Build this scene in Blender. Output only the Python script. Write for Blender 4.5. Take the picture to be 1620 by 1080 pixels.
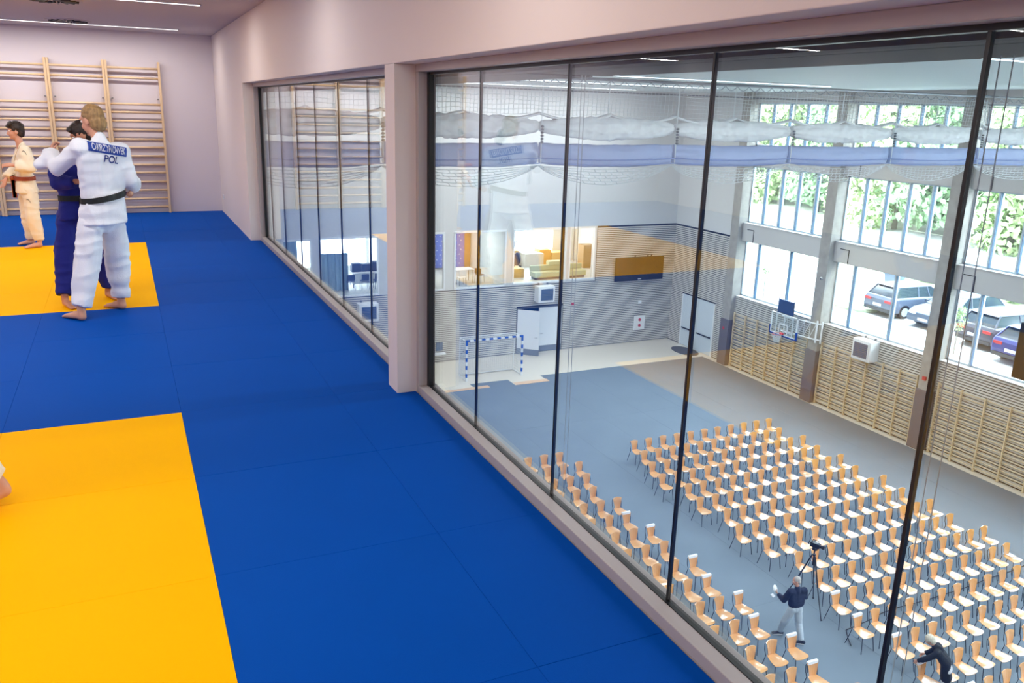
import bpy, bmesh, math, random
from mathutils import Vector, Matrix, noise
from mathutils.bvhtree import BVHTree
random.seed(7)
C = bpy.context.scene.collection
for o in list(bpy.data.objects): bpy.data.objects.remove(o)
sc = bpy.context.scene
# ------------------------------------------------------------------ camera
def cam_axes(yaw, pitch, roll):
    F = Vector((math.sin(yaw)*math.cos(pitch), math.cos(yaw)*math.cos(pitch), math.sin(pitch)))
    R = F.cross(Vector((0,0,1))).normalized(); U = R.cross(F)
    return R*math.cos(roll)+U*math.sin(roll), -R*math.sin(roll)+U*math.cos(roll), F
cam = bpy.data.objects.new('camera', bpy.data.cameras.new('camera')); C.objects.link(cam)
R_, U_, F_ = cam_axes(.43850526, -.272058, .0283987)
M = Matrix((R_, U_, -F_)).transposed().to_4x4(); M.translation = Vector((0,0,1.84))
cam.matrix_world = M
cam.data.sensor_width = 36; cam.data.lens = 1308.7/1620*36
cam.data.clip_start = .05; cam.data.clip_end = 500
sc.camera = cam
# ------------------------------------------------------------------ light
EXPO = 0.0
JUDO_W, HALL_W, SKY = 112, 1000, 17
sc.view_settings.view_transform = 'Standard'; sc.view_settings.look = 'None'
sc.view_settings.gamma = 1; sc.view_settings.exposure = EXPO
try: sc.view_settings.use_curve_mapping = False
except Exception: pass
w = bpy.data.worlds.new('overcast_sky'); sc.world = w; w.use_nodes = True
bgn = w.node_tree.nodes['Background']; bgn.inputs[0].default_value = (.80,.91,1,1); bgn.inputs[1].default_value = SKY
sc.cycles.max_bounces = 10; sc.cycles.transparent_max_bounces = 24; sc.cycles.caustics_reflective = False; sc.cycles.caustics_refractive = False
sc.cycles.sample_clamp_indirect = 6

def area(name, loc, sx, sy, power, col=(1,1,1), rot=(0,0,0)):
    l = bpy.data.lights.new(name, 'AREA'); l.shape = 'RECTANGLE'; l.size = sx; l.size_y = sy; l.energy = power; l.color = col
    o = bpy.data.objects.new(name, l); C.objects.link(o); o.location = loc; o.rotation_euler = rot; return o
JL = [14.49, 10.64, 6.8, 3.0, -1.0]
for y in JL: area('judo_strip_light', (-2.9, y, 2.885), 7.7, .07, JUDO_W, (1,.955,.93))
HL = [(2.2,37.0),(2.2,30.5),(2.2,24.0),(2.2,11.0),(2.2,5.0),(2.2,-1.0)]
for _, y in HL: area('hall_strip_light', (14.7, y, 2.98), 18.4, .12, HALL_W, (.93,.97,1))
# lights of the rooms behind the far wall
for x in (8.5, 15.8, 21.2): area('back_room_light', (x, 42.6, -4.3), 3.4, 2.5, 150, (1,.97,.9))

# ------------------------------------------------------------------ materials
def lin(c): return tuple((v/12.92 if v <= .04045 else ((v+.055)/1.055)**2.4) for v in [k/255 for k in c])
MATS = {}
def mat(name, col, rough=.5, metal=0, coat=0, spec=.5, var=0, vscale=6, bump=0, bscale=40, grain=None, emit=0, stretch=(1,1,1), sheen=0, croughness=.08):
    if name in MATS: return MATS[name]
    m = bpy.data.materials.new(name); m.use_nodes = True; nt = m.node_tree; b = nt.nodes['Principled BSDF']; L = nt.links.new
    c = lin(col); b.inputs['Base Color'].default_value = (*c,1); b.inputs['Roughness'].default_value = rough
    b.inputs['Metallic'].default_value = metal; b.inputs['Coat Weight'].default_value = coat; b.inputs['Coat Roughness'].default_value = croughness
    b.inputs['Specular IOR Level'].default_value = spec; b.inputs['Sheen Weight'].default_value = sheen
    if emit: b.inputs['Emission Color'].default_value = (*c,1); b.inputs['Emission Strength'].default_value = emit
    if var or bump or grain:
        tc = nt.nodes.new('ShaderNodeTexCoord'); mp = nt.nodes.new('ShaderNodeMapping'); L(tc.outputs['Object'], mp.inputs[0]); mp.inputs['Scale'].default_value = stretch
    if var:
        n = nt.nodes.new('ShaderNodeTexNoise'); n.inputs['Scale'].default_value = vscale; n.inputs['Detail'].default_value = 4; L(mp.outputs[0], n.inputs[0])
        r = nt.nodes.new('ShaderNodeMapRange'); r.inputs[1].default_value = .3; r.inputs[2].default_value = .7; r.inputs[3].default_value = 1-var; r.inputs[4].default_value = 1+var; L(n.outputs[0], r.inputs[0])
        hs = nt.nodes.new('ShaderNodeHueSaturation'); hs.inputs['Color'].default_value = (*c,1); L(r.outputs[0], hs.inputs['Value']); L(hs.outputs[0], b.inputs['Base Color'])
    if bump:
        n2 = nt.nodes.new('ShaderNodeTexNoise'); n2.inputs['Scale'].default_value = bscale; n2.inputs['Detail'].default_value = 3; L(mp.outputs[0], n2.inputs[0])
        bp = nt.nodes.new('ShaderNodeBump'); bp.inputs['Strength'].default_value = bump; bp.inputs['Distance'].default_value = .01; L(n2.outputs[0], bp.inputs['Height']); L(bp.outputs[0], b.inputs['Normal'])
    MATS[name] = m; return m
def glass(name, tint, r0, rmax=1.0):
    m = bpy.data.materials.new(name); m.use_nodes = True; nt = m.node_tree; nt.nodes.clear(); L = nt.links.new; N = nt.nodes.new
    out = N('ShaderNodeOutputMaterial'); mx = N('ShaderNodeMixShader'); tr = N('ShaderNodeBsdfTransparent'); gl = N('ShaderNodeBsdfGlossy')
    tr.inputs[0].default_value = (*tint,1); gl.inputs['Roughness'].default_value = 0; gl.inputs[0].default_value = (1,1,1,1)
    ge = N('ShaderNodeNewGeometry'); d = N('ShaderNodeVectorMath'); d.operation = 'DOT_PRODUCT'; L(ge.outputs['Incoming'], d.inputs[0]); L(ge.outputs['Normal'], d.inputs[1])
    def mth(op, a, bv=None, cv=None):
        n = N('ShaderNodeMath'); n.operation = op; n.use_clamp = (op == 'SUBTRACT')
        for i, v in enumerate((a, bv, cv)):
            if v is None: continue
            if isinstance(v, (int, float)): n.inputs[i].default_value = v
            else: L(v, n.inputs[i])
        return n.outputs[0]
    a = mth('ABSOLUTE', d.outputs['Value']); p = mth('POWER', mth('SUBTRACT', 1.0, a), 3.0); f = mth('MULTIPLY_ADD', p, rmax-r0, r0)
    L(f, mx.inputs[0]); L(tr.outputs[0], mx.inputs[1]); L(gl.outputs[0], mx.inputs[2]); L(mx.outputs[0], out.inputs[0]); MATS[name] = m; return m
wall_white = mat('painted_wall', (218,209,213), .6, bump=.03, bscale=120)
ceil_white = mat('ceiling_paint', (190,180,180), .7)
frame_al = mat('window_frame_grey', (176,166,164), .35, spec=.4)
black_gasket = mat('black_gasket', (12,12,14), .4)
mat_blue = mat('blue_vinyl', (0,74,166), .6, spec=.03, var=.04, vscale=1.2, bump=.12, bscale=260)
mat_yel = mat('yellow_vinyl', (255,184,0), .6, spec=.02, var=.02, vscale=1.2, bump=.12, bscale=260)
pine = mat('varnished_pine', (224,192,150), .38, coat=.3, var=.08, vscale=9, stretch=(1,1,.2))
hall_pine = mat('pale_hall_pine', (218,198,164), .4, coat=.3, var=.06, vscale=9)
birch = mat('pale_grey_slat', (208,205,199), .5, var=.04, vscale=5)
dark_back = mat('dark_backing', (34,38,46), .9)
hall_wall = mat('hall_wall_paint', (206,206,206), .6)
concrete = mat('fair_faced_concrete', (158,154,148), .7, var=.12, vscale=3, bump=.05)
pad_grey = mat('grey_pad', (104,98,104), .6)
hall_cover = mat('grey_protective_carpet', (105,118,130), .75, var=.05, vscale=.7, bump=.2, bscale=60)
hall_base = mat('pale_sports_floor', (222,214,200), .3, coat=.25)
wood_strip = mat('light_wood_floor', (214,176,140), .4)
alu = mat('window_aluminium', (190,204,214), .4, metal=.2)
alu_dark = mat('dark_seal', (60,92,120), .5)
white_pl = mat('white_plastic', (232,234,236), .4)
white_fab = mat('white_fabric', (226,228,230), .8, var=.04, bump=.3, bscale=30)
lav_fab = mat('pale_blue_curtain', (150,164,200), .6, var=.04, vscale=2)
net_w = mat('white_net_cord', (215,220,222), .8)
steel = mat('grey_steel', (120,124,130), .35, metal=.7)
steel_dark = mat('dark_chair_steel', (40,46,56), .35, metal=.6)
black_pl = mat('black_plastic', (14,14,16), .35)
lacq = mat('lacquered_beech', (218,158,92), .3, coat=1, var=.05, vscale=7, stretch=(3,1,1), croughness=.14)
lacq.node_tree.nodes['Principled BSDF'].inputs['Coat IOR'].default_value=1.9
lacq_edge = mat('pale_plywood', (238,206,160), .3, coat=.6)
led = mat('lamp_diffuser', (255,250,245), .5, emit=5.0)
led_hall = mat('hall_lamp_diffuser', (245,250,255), .5, emit=5.0)
G_J = glass('partition_glass', (.96,.985,.985), .03, .75)
G_W = glass('facade_glass', (.97,.99,.995), .03, .6)
G_P = glass('acrylic_glass', (.9,.94,.95), .05, .5)

# ------------------------------------------------------------------ mesh helpers
class MB:
    def __init__(s): s.v=[]; s.f=[]; s.m=[]
    def add(s, vs, fs, mi=0):
        n = len(s.v); s.v += [tuple(v) for v in vs]; s.f += [tuple(i+n for i in f) for f in fs]; s.m += [mi]*len(fs); return s
    def box(s, x0,y0,z0,x1,y1,z1, mi=0):
        if x0>x1: x0,x1=x1,x0
        if y0>y1: y0,y1=y1,y0
        if z0>z1: z0,z1=z1,z0
        return s.add([(x0,y0,z0),(x1,y0,z0),(x1,y1,z0),(x0,y1,z0),(x0,y0,z1),(x1,y0,z1),(x1,y1,z1),(x0,y1,z1)],
            [(0,3,2,1),(4,5,6,7),(0,1,5,4),(1,2,6,5),(2,3,7,6),(3,0,4,7)], mi)
    def tube(s, pts, r, n=6, mi=0, cap=True):
        pts = [Vector(p) for p in pts]; rs = r if isinstance(r,(list,tuple)) else [r]*len(pts); rings=[]
        up = None
        for i,p in enumerate(pts):
            d = (pts[min(i+1,len(pts)-1)]-pts[max(i-1,0)])
            d = d.normalized() if d.length > 1e-9 else Vector((0,0,1))
            if up is None: up = Vector((0,0,1)) if abs(d.z)<.9 else Vector((1,0,0))
            a = d.cross(up).normalized(); b = a.cross(d); up = b
            rings.append([p+a*rs[i]*math.cos(t*2*math.pi/n)+b*rs[i]*math.sin(t*2*math.pi/n) for t in range(n)])
        return s.rings(rings, cap, mi)
    def rings(s, rings, cap=True, mi=0):
        n = len(rings[0]); vs=[v for r in rings for v in r]; fs=[]
        for i in range(len(rings)-1):
            for t in range(n): fs.append((i*n+t, i*n+(t+1)%n, (i+1)*n+(t+1)%n, (i+1)*n+t))
        if cap: fs.append(tuple(reversed(range(n)))); k=(len(rings)-1)*n; fs.append(tuple(range(k,k+n)))
        return s.add(vs, fs, mi)
    def capsule(s, a, b, ra, rb, n=14, mi=0):
        a=Vector(a); b=Vector(b); d=(b-a)
        d = d.normalized() if d.length>1e-6 else Vector((0,0,1))
        pts=[];rs=[]
        for k in range(1,5): t=math.pi/2*k/4; pts.append(a-d*ra*math.cos(t)); rs.append(max(ra*math.sin(t),1e-4))
        for k in range(4,0,-1): t=math.pi/2*k/4; pts.append(b+d*rb*math.cos(t)); rs.append(max(rb*math.sin(t),1e-4))
        up = Vector((0,0,1)) if abs(d.z)<.9 else Vector((1,0,0)); u=d.cross(up).normalized(); v=u.cross(d)
        return s.rings([[p+u*q*math.cos(i*2*math.pi/n)+v*q*math.sin(i*2*math.pi/n) for i in range(n)] for p,q in zip(pts,rs)], True, mi)
    def ell(s, c, rx, ry, rz, yaw=0, n=16, k=10, tilt=None, mi=0):
        c=Vector(c); Rm=Matrix.Rotation(yaw,3,'Z')
        if tilt: Rm = Matrix.Rotation(tilt[1],3,tilt[0]) @ Rm if isinstance(tilt[0],str) else Rm
        rings=[]
        for j in range(k+1):
            t=math.pi*(j+.02)/(k+.04); z=-math.cos(t)*rz; q=math.sin(t)
            rings.append([c+Rm@Vector((rx*q*math.cos(i*2*math.pi/n), ry*q*math.sin(i*2*math.pi/n), z)) for i in range(n)])
        return s.rings(rings, True, mi)
    def loft(s, L, n=20, mi=0):   # L: (center, ax, ay, yaw)
        rings=[]
        for c,ax,ay,yaw in L:
            c=Vector(c); cy,sy=math.cos(yaw),math.sin(yaw)
            rr=[]
            for i in range(n):
                t=i*2*math.pi/n; x=ax*math.copysign(abs(math.cos(t))**.8,math.cos(t)); y=ay*math.copysign(abs(math.sin(t))**.8,math.sin(t))
                rr.append(c+Vector((x*cy-y*sy, x*sy+y*cy, 0)))
            rings.append(rr)
        return s.rings(rings, True, mi)
    def prism(s, poly, axis, a, b, mi=0):   # polygon in the two other axes
        def P(p,t): return {'x':(t,p[0],p[1]),'y':(p[0],t,p[1]),'z':(p[0],p[1],t)}[axis]
        n=len(poly); return s.add([P(p,a) for p in poly]+[P(p,b) for p in poly],
            [tuple(reversed(range(n))), tuple(range(n,2*n))]+[(i,(i+1)%n,(i+1)%n+n,i+n) for i in range(n)], mi)
    def build(s, name, mats, parent=None, smooth=False, loc=None, bevel=0):
        me = bpy.data.meshes.new(name); me.from_pydata([tuple(v) for v in s.v], [], s.f)
        if not isinstance(mats,(list,tuple)): mats=[mats]
        for m in mats: me.materials.append(m)
        if len(mats)>1: me.polygons.foreach_set('material_index', s.m)
        bm=bmesh.new(); bm.from_mesh(me); bmesh.ops.recalc_face_normals(bm, faces=bm.faces); bm.to_mesh(me); bm.free()
        if smooth: me.polygons.foreach_set('use_smooth',[True]*len(me.polygons))
        o = bpy.data.objects.new(name, me); C.objects.link(o)
        if parent: o.parent = parent
        if loc: o.location = loc
        if bevel:
            b=o.modifiers.new('bevel','BEVEL'); b.width=bevel; b.segments=2; b.limit_method='ANGLE'
        return o
def empty(name, loc=(0,0,0), rz=0):
    o = bpy.data.objects.new(name, None); o.empty_display_size=.1; C.objects.link(o); o.location=loc; o.rotation_euler=(0,0,rz); return o
def tag(o, label=None, cat=None, group=None, kind=None):
    if label: o['label']=label
    if cat: o['category']=cat
    if group: o['group']=group
    if kind: o['kind']=kind
    return o
def struct(name, mb, m, parent=None, **k):
    o = mb.build(name, m, parent, **k)
    if not parent: o['kind']='structure'
    return o
def dup(o, parent=None, loc=None, rz=None):
    c=o.copy(); C.objects.link(c); c.parent=parent
    for ch in list(o.children): dup(ch, c)
    if loc is not None: c.location=loc
    if rz is not None: c.rotation_euler=(0,0,rz)
    return c
def unit_box(name, m):
    me = MB().box(-.5,-.5,-.5,.5,.5,.5).build(name, m); d=me.data; bpy.data.objects.remove(me); return d
def pieces(name, data, boxes, parent):
    out=[]
    for (x0,y0,z0,x1,y1,z1) in boxes:
        o=bpy.data.objects.new(name, data); C.objects.link(o); o.parent=parent
        o.location=((x0+x1)/2,(y0+y1)/2,(z0+z1)/2); o.scale=(abs(x1-x0),abs(y1-y0),abs(z1-z0)); out.append(o)
    return out
def sub(base, holes):   # cut 2D rectangles (a0,b0,a1,b1) out of a rectangle, returns boxes
    rects=[base]
    for h in holes:
        new=[]
        for r in rects:
            a0,b0,a1,b1=r
            if h[0]>=a1 or h[2]<=a0 or h[1]>=b1 or h[3]<=b0: new.append(r); continue
            if h[0]>a0: new.append((a0,b0,h[0],b1))
            if h[2]<a1: new.append((h[2],b0,a1,b1))
            m0,m1=max(a0,h[0]),min(a1,h[2])
            if h[1]>b0: new.append((m0,b0,m1,h[1]))
            if h[3]<b1: new.append((m0,h[3],m1,b1))
        rects=new
    return rects
HF=-11.16; YF=39.83; WX=29.05; HC=3.05; GZ=-7.3

# ------------------------------------------------------------------ judo room shell
fl = struct('floor_judo', MB().box(-7.2,-4,-.35,1.67,15.46,-.045), mat('screed',(60,60,62),.8))
mb_b = MB(); 
def mat_mesh(name, wx, wy, m):
    b=MB().box(0,0,-.044,wx,wy,0).build(name, m, bevel=.004); return b
cache={}
ypos=[15.46,14.1,13.1,12.11,11.13,10.14,9.16,8.18,7.18,6.18,5.17,4.17,3.17,2.16,1.17,.18,-.81,-1.8,-2.8,-4.0]
xpos=[-7.2,-6.0,-4.95,-3.9,-2.85,-1.8,-.755,.195,1.145,1.67]
for i in range(len(ypos)-1):
    y1,y0=ypos[i],ypos[i+1]
    for j in range(len(xpos)-1):
        x0,x1=xpos[j],xpos[j+1]
        if x1>1.5 : 
            x1 = 1.536 if (y0>11.9 or False) else 1.665
        yel = x1<.2 and ((y0>8.1 and y1<12.2) or (y1<5.2 and y0>1.0) or (y1<-1.7) ) and x0>-3.95
        key=(round(x1-x0,3),round(y1-y0,3),yel)
        if key not in cache:
            cache[key]=MB().box(.0003,.0003,-.044,x1-x0-.0003,y1-y0-.0003,0).build('yellow_mat' if yel else 'blue_mat', mat_yel if yel else mat_blue, fl, bevel=.0018); o=cache[key]
        else:
            o=cache[key].copy(); C.objects.link(o); o.parent=fl
        o.location=(x0,y0,random.uniform(-.0008,0))
struct('wall_far_judo', MB().box(-7.2,15.46,-.35,1.8,15.7,3.05), wall_white)
struct('wall_left_judo', MB().box(-7.4,-4.2,-.35,-7.2,15.7,3.05), wall_white)
struct('wall_back_judo', MB().box(-7.4,-4.2,-.35,1.8,-4,3.05), wall_white)
struct('ceiling_judo', MB().box(-7.4,-4.2,2.9,1.8,15.7,3.3), ceil_white)
P0,P1=5.056,5.259; W1=11.93; W2=-1.6
WT=1.80; ZT=2.094
mb=MB().box(1.536,W1,-.35,WT,15.46,2.9).box(1.536,W2-2.4,-.35,WT,W2,2.9).box(1.536,W2,ZT,WT,W1,2.9).box(1.536,P0,-.044,WT,P1,ZT)
struct('wall_right_judo', mb, mat('painted_wall_warm',(224,211,205),.6,bump=.03,bscale=120), bevel=.004)
struct('trim_slab_edge', MB().box(1.67,-4,-.6,1.80,15.46,-.0), frame_al)
def judo_window(name, ya, yb, joints):
    # ya < yb ; frame with gasket and panes
    f = struct(name, MB().box(1.67,ya,0,1.735,yb,.05).box(1.67,ya,2.05,1.735,yb,ZT).box(1.67,ya,.05,1.735,ya+.05,2.05).box(1.67,yb-.05,.05,1.735,yb,2.05)
        .box(1.765,ya,0,1.80,yb,.045).box(1.765,ya,2.06,1.80,yb,ZT), frame_al, bevel=.003)
    g=MB().box(1.735,ya+.0,0.0,1.765,yb,.052).box(1.735,ya,2.035,1.765,yb,ZT).box(1.728,yb-.085,.05,1.77,yb,2.05).box(1.735,ya,.05,1.765,ya+.02,2.05)
    g.build('gasket', black_gasket, f)
    ys=[ya]+sorted(joints)+[yb]
    for a,b in zip(ys[:-1],ys[1:]):
        MB().box(1.744,a+.005,.03,1.756,b-.005,2.045).build('pane', G_J, f)
    for y in joints: MB().box(1.743,y-.005,.05,1.757,y+.005,2.04).build('joint', black_gasket, f)
    return f
judo_window('window_1', P1, W1, [11.29,10.37,9.36,8.40,7.42,6.45,5.5])
judo_window('window_2', W2, P0, [4.20,3.23,2.26,1.31,.36,-.6])
# wall bars of the judo room: separate ladder units
def judo_ladder(x0, w, label):
    t = tag(empty('wall_bars', (x0,15.40,0)), label, 'wall bars', 'wooden wall bars along the far wall of the mat room')
    for s in (0, w): MB().box(s-.018,-.07,0,s+.018,.03,2.44).build('post', pine, t, bevel=.004)
    zs=[2.33,2.18,1.77,1.64,1.50,1.36,1.21,1.08,.94,.80,.67,.52,.38,.24,.10]
    for k,z in enumerate(zs):
        y=-.065 if k==0 else -.03
        MB().tube([(.018,y,z),(w-.018,y,z)], .019, 10).build('rung', pine, t, smooth=True)
    for s in (.05,w-.05): MB().tube([(s,.06,1.86),(s,-.02,1.86),(s+.02,-.02,1.86)], .008, 6).build('bracket', steel, t)
    return t
names=['rightmost ladder of wooden wall bars, nearest the corner','wooden wall bar ladder behind the two grappling judoka','wooden wall bar ladder behind the boy in the cream uniform','leftmost ladder of wooden wall bars in view, cut by the frame']
xs=[.6967-.0,-.1257,-.944,-1.765,-2.585]
for k in range(4): judo_ladder(xs[k+1]+.02, xs[k]-xs[k+1]-.04, names[k])
t=tag(empty('wall_socket',(1.536,15.1,.28)),'small white wall socket low beside the far room corner','socket')
MB().box(-.012,-.04,-.04,-.001,.04,.04).build('cover',white_pl,t,bevel=.003); MB().tube([(-.012,0,0),(-.016,0,0)],.02,12).build('insert',mat('insert_grey',(190,190,192),.5),t)
# ceiling strip lamps and air outlets
nm=['recessed white ceiling strip lamp nearest the far wall','recessed white ceiling strip lamp, second from the far wall','recessed white ceiling strip lamp above the grappling pair','recessed white ceiling strip lamp above the near yellow mats','recessed white ceiling strip lamp behind the camera']
for y,l in zip(JL,nm):
    t=tag(empty('strip_lamp',(0,y,2.9)), l, 'ceiling lamp', 'ceiling strip lamps of the mat room')
    MB().box(-6.8,-.045,-.012,.97,-.035,.0).box(-6.8,.035,-.012,.97,.045,.0).box(.96,-.045,-.012,.97,.045,0).build('frame', white_pl, t)
    MB().box(-6.79,-.035,-.008,.96,.035,-.001).build('diffuser', led, t)
for x,y,l in ((-.52,14.0,'round swirl air outlet in the ceiling by the far wall'),(-.53,11.2,'round swirl air outlet in the ceiling above the mats')):
    t=tag(empty('air_outlet',(x,y,2.9)), l,'vent','ceiling air outlets')
    MB().tube([(0,0,0),(0,0,-.012)],[.3,.29],32).build('plate', ceil_white, t, smooth=False)
    for k in range(16):
        a=k*math.pi/8; MB().tube([(.1*math.cos(a),.1*math.sin(a),-.014),(.25*math.cos(a+.3),.25*math.sin(a+.3),-.014)],.016,6).build('slot', black_pl, t)

# ------------------------------------------------------------------ sports hall shell
struct('floor_hall', MB().box(1.85,-6,HF-.3,30,YF+.3,HF), hall_base)
cov = struct('floor_hall_cover', MB(), hall_cover)
bpy.data.objects.remove(cov)
CE=28.62
yedge=[(1.85,14.55,34.97),(14.55,16.6,35.76),(16.6,18.45,34.85),(18.45,CE,35.83)]
cov=None
ncol=0
x=1.85
covm=MB()
root_cov=struct('floor_protective_cover', MB().box(1.85,-6,HF+.001,CE,34.8,HF+.008), hall_cover)
for (a,b,yy) in yedge: MB().box(a,34.8,HF+.001,b,yy,HF+.008).build('cover_edge', hall_cover, root_cov)
k=0
for i in range(13):   # carpet rolls laid across the hall, slight relief at their seams
    xa=1.86+i*2.06; xb=min(xa+2.05,CE-.005)
    MB().box(xa,-6,HF+.008,xb,34.79,HF+.0105+.0008*(i%2)).build('carpet_roll', hall_cover, root_cov)
MB().box(14.2,34.97,HF,15.3,35.3,HF+.012).build('wood_panel', wood_strip, root_cov)
MB().box(12.5,34.97,HF,14.2,35.25,HF+.012).build('wood_panel', wood_strip, root_cov)
MB().box(16.65,34.87,HF,18.5,35.25,HF+.012).build('wood_panel', wood_strip, root_cov)
struct('ceiling_hall', MB().box(1.8,-6.2,HC,30,YF+.4,HC+.3), mat('hall_ceiling_panel',(196,206,210),.6))
struct('wall_judo_block_hall', MB().box(1.75,-6,HF,1.86,YF,-.35).box(1.8,-6,-.35,1.86,YF,-.02).box(1.8,15.46,-.35,1.86,YF,HC), hall_wall)
struct('wall_near_hall', MB().box(1.8,-6.3,HF,30,-6,HC), hall_wall)
bk = struct('trim_blind_box', MB().box(1.86,-6,2.03,1.98,YF,HC).box(1.99,-6,2.03,2.40,4.03,HC).box(1.99,4.17,2.03,2.40,YF,HC), mat('blind_box_grey',(56,53,52),.8))
# far wall with windows and door
FW=[(6.53,-7.24,7.87,-4.4),(8.29,-7.26,11.17,-4.36),(11.75,-7.25,14.68,-4.3),(15.24,-7.25,18.16,-4.3),(18.6,-7.2,21.8,-4.3),(22.04,-7.16,23.61,-4.28)]
DOOR=(18.95,HF,21.7,-8.62)
mb=MB()
for a,b,c,d in sub((1.8,HF,30,HC),FW+[DOOR]): mb.box(a,YF,b,c,YF+.3,d)
wf=struct('wall_far_hall', mb, hall_wall)
# dark backing where slats hang
mb=MB()
for r in sub((1.86,HF+.02,WX,-4.22),[(6.1,-7.32,23.75,-4.1),(DOOR[0]-.06,HF,DOOR[2]+.06,DOOR[3]+.06)]): mb.box(r[0],YF-.012,r[1],r[2],YF,r[3])
mb.build('backing', dark_back, wf)
slat=unit_box('slat', birch)
bx=[]; z=HF+.06
while z<-4.28:
    for r in sub((1.87,z,WX-.05,z+.066),[(6.08,-7.34,23.77,-4.1),(DOOR[0]-.07,HF,DOOR[2]+.07,DOOR[3]+.07)]):
        if abs(r[3]-r[1]-.066)<.01: bx.append((r[0],YF-.045,r[1],r[2],YF-.012,r[3]))
    z+=.105
pieces('slat', slat, bx, wf)
for k,(a,b,c,d) in enumerate(FW):
    f=struct('window_%d'%(k+3), MB().box(a-.02,YF-.05,b-.04,c+.02,YF+.05,b+.04).box(a-.02,YF-.05,d-.04,c+.02,YF+.05,d+.05).box(a-.03,YF-.05,b,a+.05,YF+.05,d).box(c-.05,YF-.05,b,c+.03,YF+.05,d), white_pl)
    MB().box(a+.05,YF-.006,b+.04,c-.05,YF+.006,d-.04).build('pane', G_W, f)
# door
dr=struct('door_1', MB().box(DOOR[0]-.06,YF-.05,HF,DOOR[0],YF+.1,DOOR[3]).box(DOOR[2],YF-.05,HF,DOOR[2]+.06,YF+.1,DOOR[3]).box(DOOR[0]-.06,YF-.05,DOOR[3],DOOR[2]+.06,YF+.1,DOOR[3]+.06), steel)
def leaf(hx, w, ang, s):
    e=MB().box(0,-.03,HF+.35,s*w,.03,DOOR[3]-.01).build('door_leaf', mat('white_door',(226,230,236),.4), dr)
    MB().box(0,-.034,HF+.01,s*w,.034,HF+.35).build('kick_plate', mat('kick_grey',(120,130,145),.4), e)
    MB().tube([(s*(w-.1),-.04,HF+1.05),(s*(w-.1),-.09,HF+1.05),(s*(w-.24),-.09,HF+1.05)],.012,6).build('handle', steel, e)
    e.location=(hx,YF-.04,0); e.rotation_euler=(0,0,ang)
leaf(DOOR[0]+.01,1.25,math.radians(-40),1); leaf(DOOR[2]-.01,1.43,0,-1)
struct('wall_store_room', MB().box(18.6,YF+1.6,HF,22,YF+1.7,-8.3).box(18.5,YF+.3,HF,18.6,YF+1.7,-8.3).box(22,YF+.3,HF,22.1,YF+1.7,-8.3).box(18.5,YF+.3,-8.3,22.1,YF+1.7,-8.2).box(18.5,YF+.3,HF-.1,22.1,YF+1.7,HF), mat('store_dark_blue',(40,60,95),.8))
# rooms behind the far wall
mb=MB().box(4.5,YF+.3,-7.5,26,46.2,-7.28)
struct('floor_back_rooms', mb, mat('pale_floor',(196,196,190),.5))
struct('ceiling_back_rooms', MB().box(4.5,YF+.3,-4.2,26,46.2,-4.1), hall_wall)
bh=[(5.2,-6.9,12.2,-4.4),(12.9,-6.6,14.6,-4.4),(19.0,-6.6,24.2,-4.4)]
mb=MB()
for a,b,c,d in sub((4.5,-7.4,26,-4.1),bh): mb.box(a,46.0,b,c,46.2,d)
for x in (4.5,12.35,18.34,25.8): mb.box(x,YF+.3,-7.4,x+.1,46.0,-4.1)
struct('wall_back_rooms', mb, mat('room_white',(228,228,222),.7))
# window wall
cols=[34.0,27.7,21.5,15.3,9.1,2.9,-3.3]
struct('wall_side_hall', MB().box(WX,34.6,HF,WX+.4,YF+.3,HC).box(WX,-6.3,HF,WX+.4,34.6,GZ+.0), dark_back)
sw=struct('wall_side_upper', MB().box(WX-.01,34.6,-4.22,WX+.02,YF,HC), hall_wall)
SD=(35.6,HF,38.6,-8.12)
bx=[]; z=HF+.06
wallside=bpy.data.objects['wall_side_hall']
while z<-4.28:
    for r in sub((34.62,z,YF-.03,z+.066),[SD]):
        if abs(r[3]-r[1]-.066)<.01: bx.append((WX-.04,r[0],r[1],WX-.005,r[2],r[3]))
    z+=.105
for k in range(6):
    ya,yb=cols[k+1]+.6,cols[k]
    if ya<14: continue
    z=HF+.06
    while z<GZ-.07: bx.append((WX-.04,ya,z,WX-.005,yb,z+.066)); z+=.105
pieces('slat', slat, bx, wallside)
mb=MB()
for k,y in enumerate(cols):
    c=struct('column_%d'%(k+1) if False else 'trim_column', MB().box(28.72,y,HF,WX+.45,y+.6,HC), concrete, bevel=.01)
    MB().box(28.66,y-.03,HF+.01,WX-.01,y+.63,-8.62).build('column_pad', pad_grey, c, bevel=.01)
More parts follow.
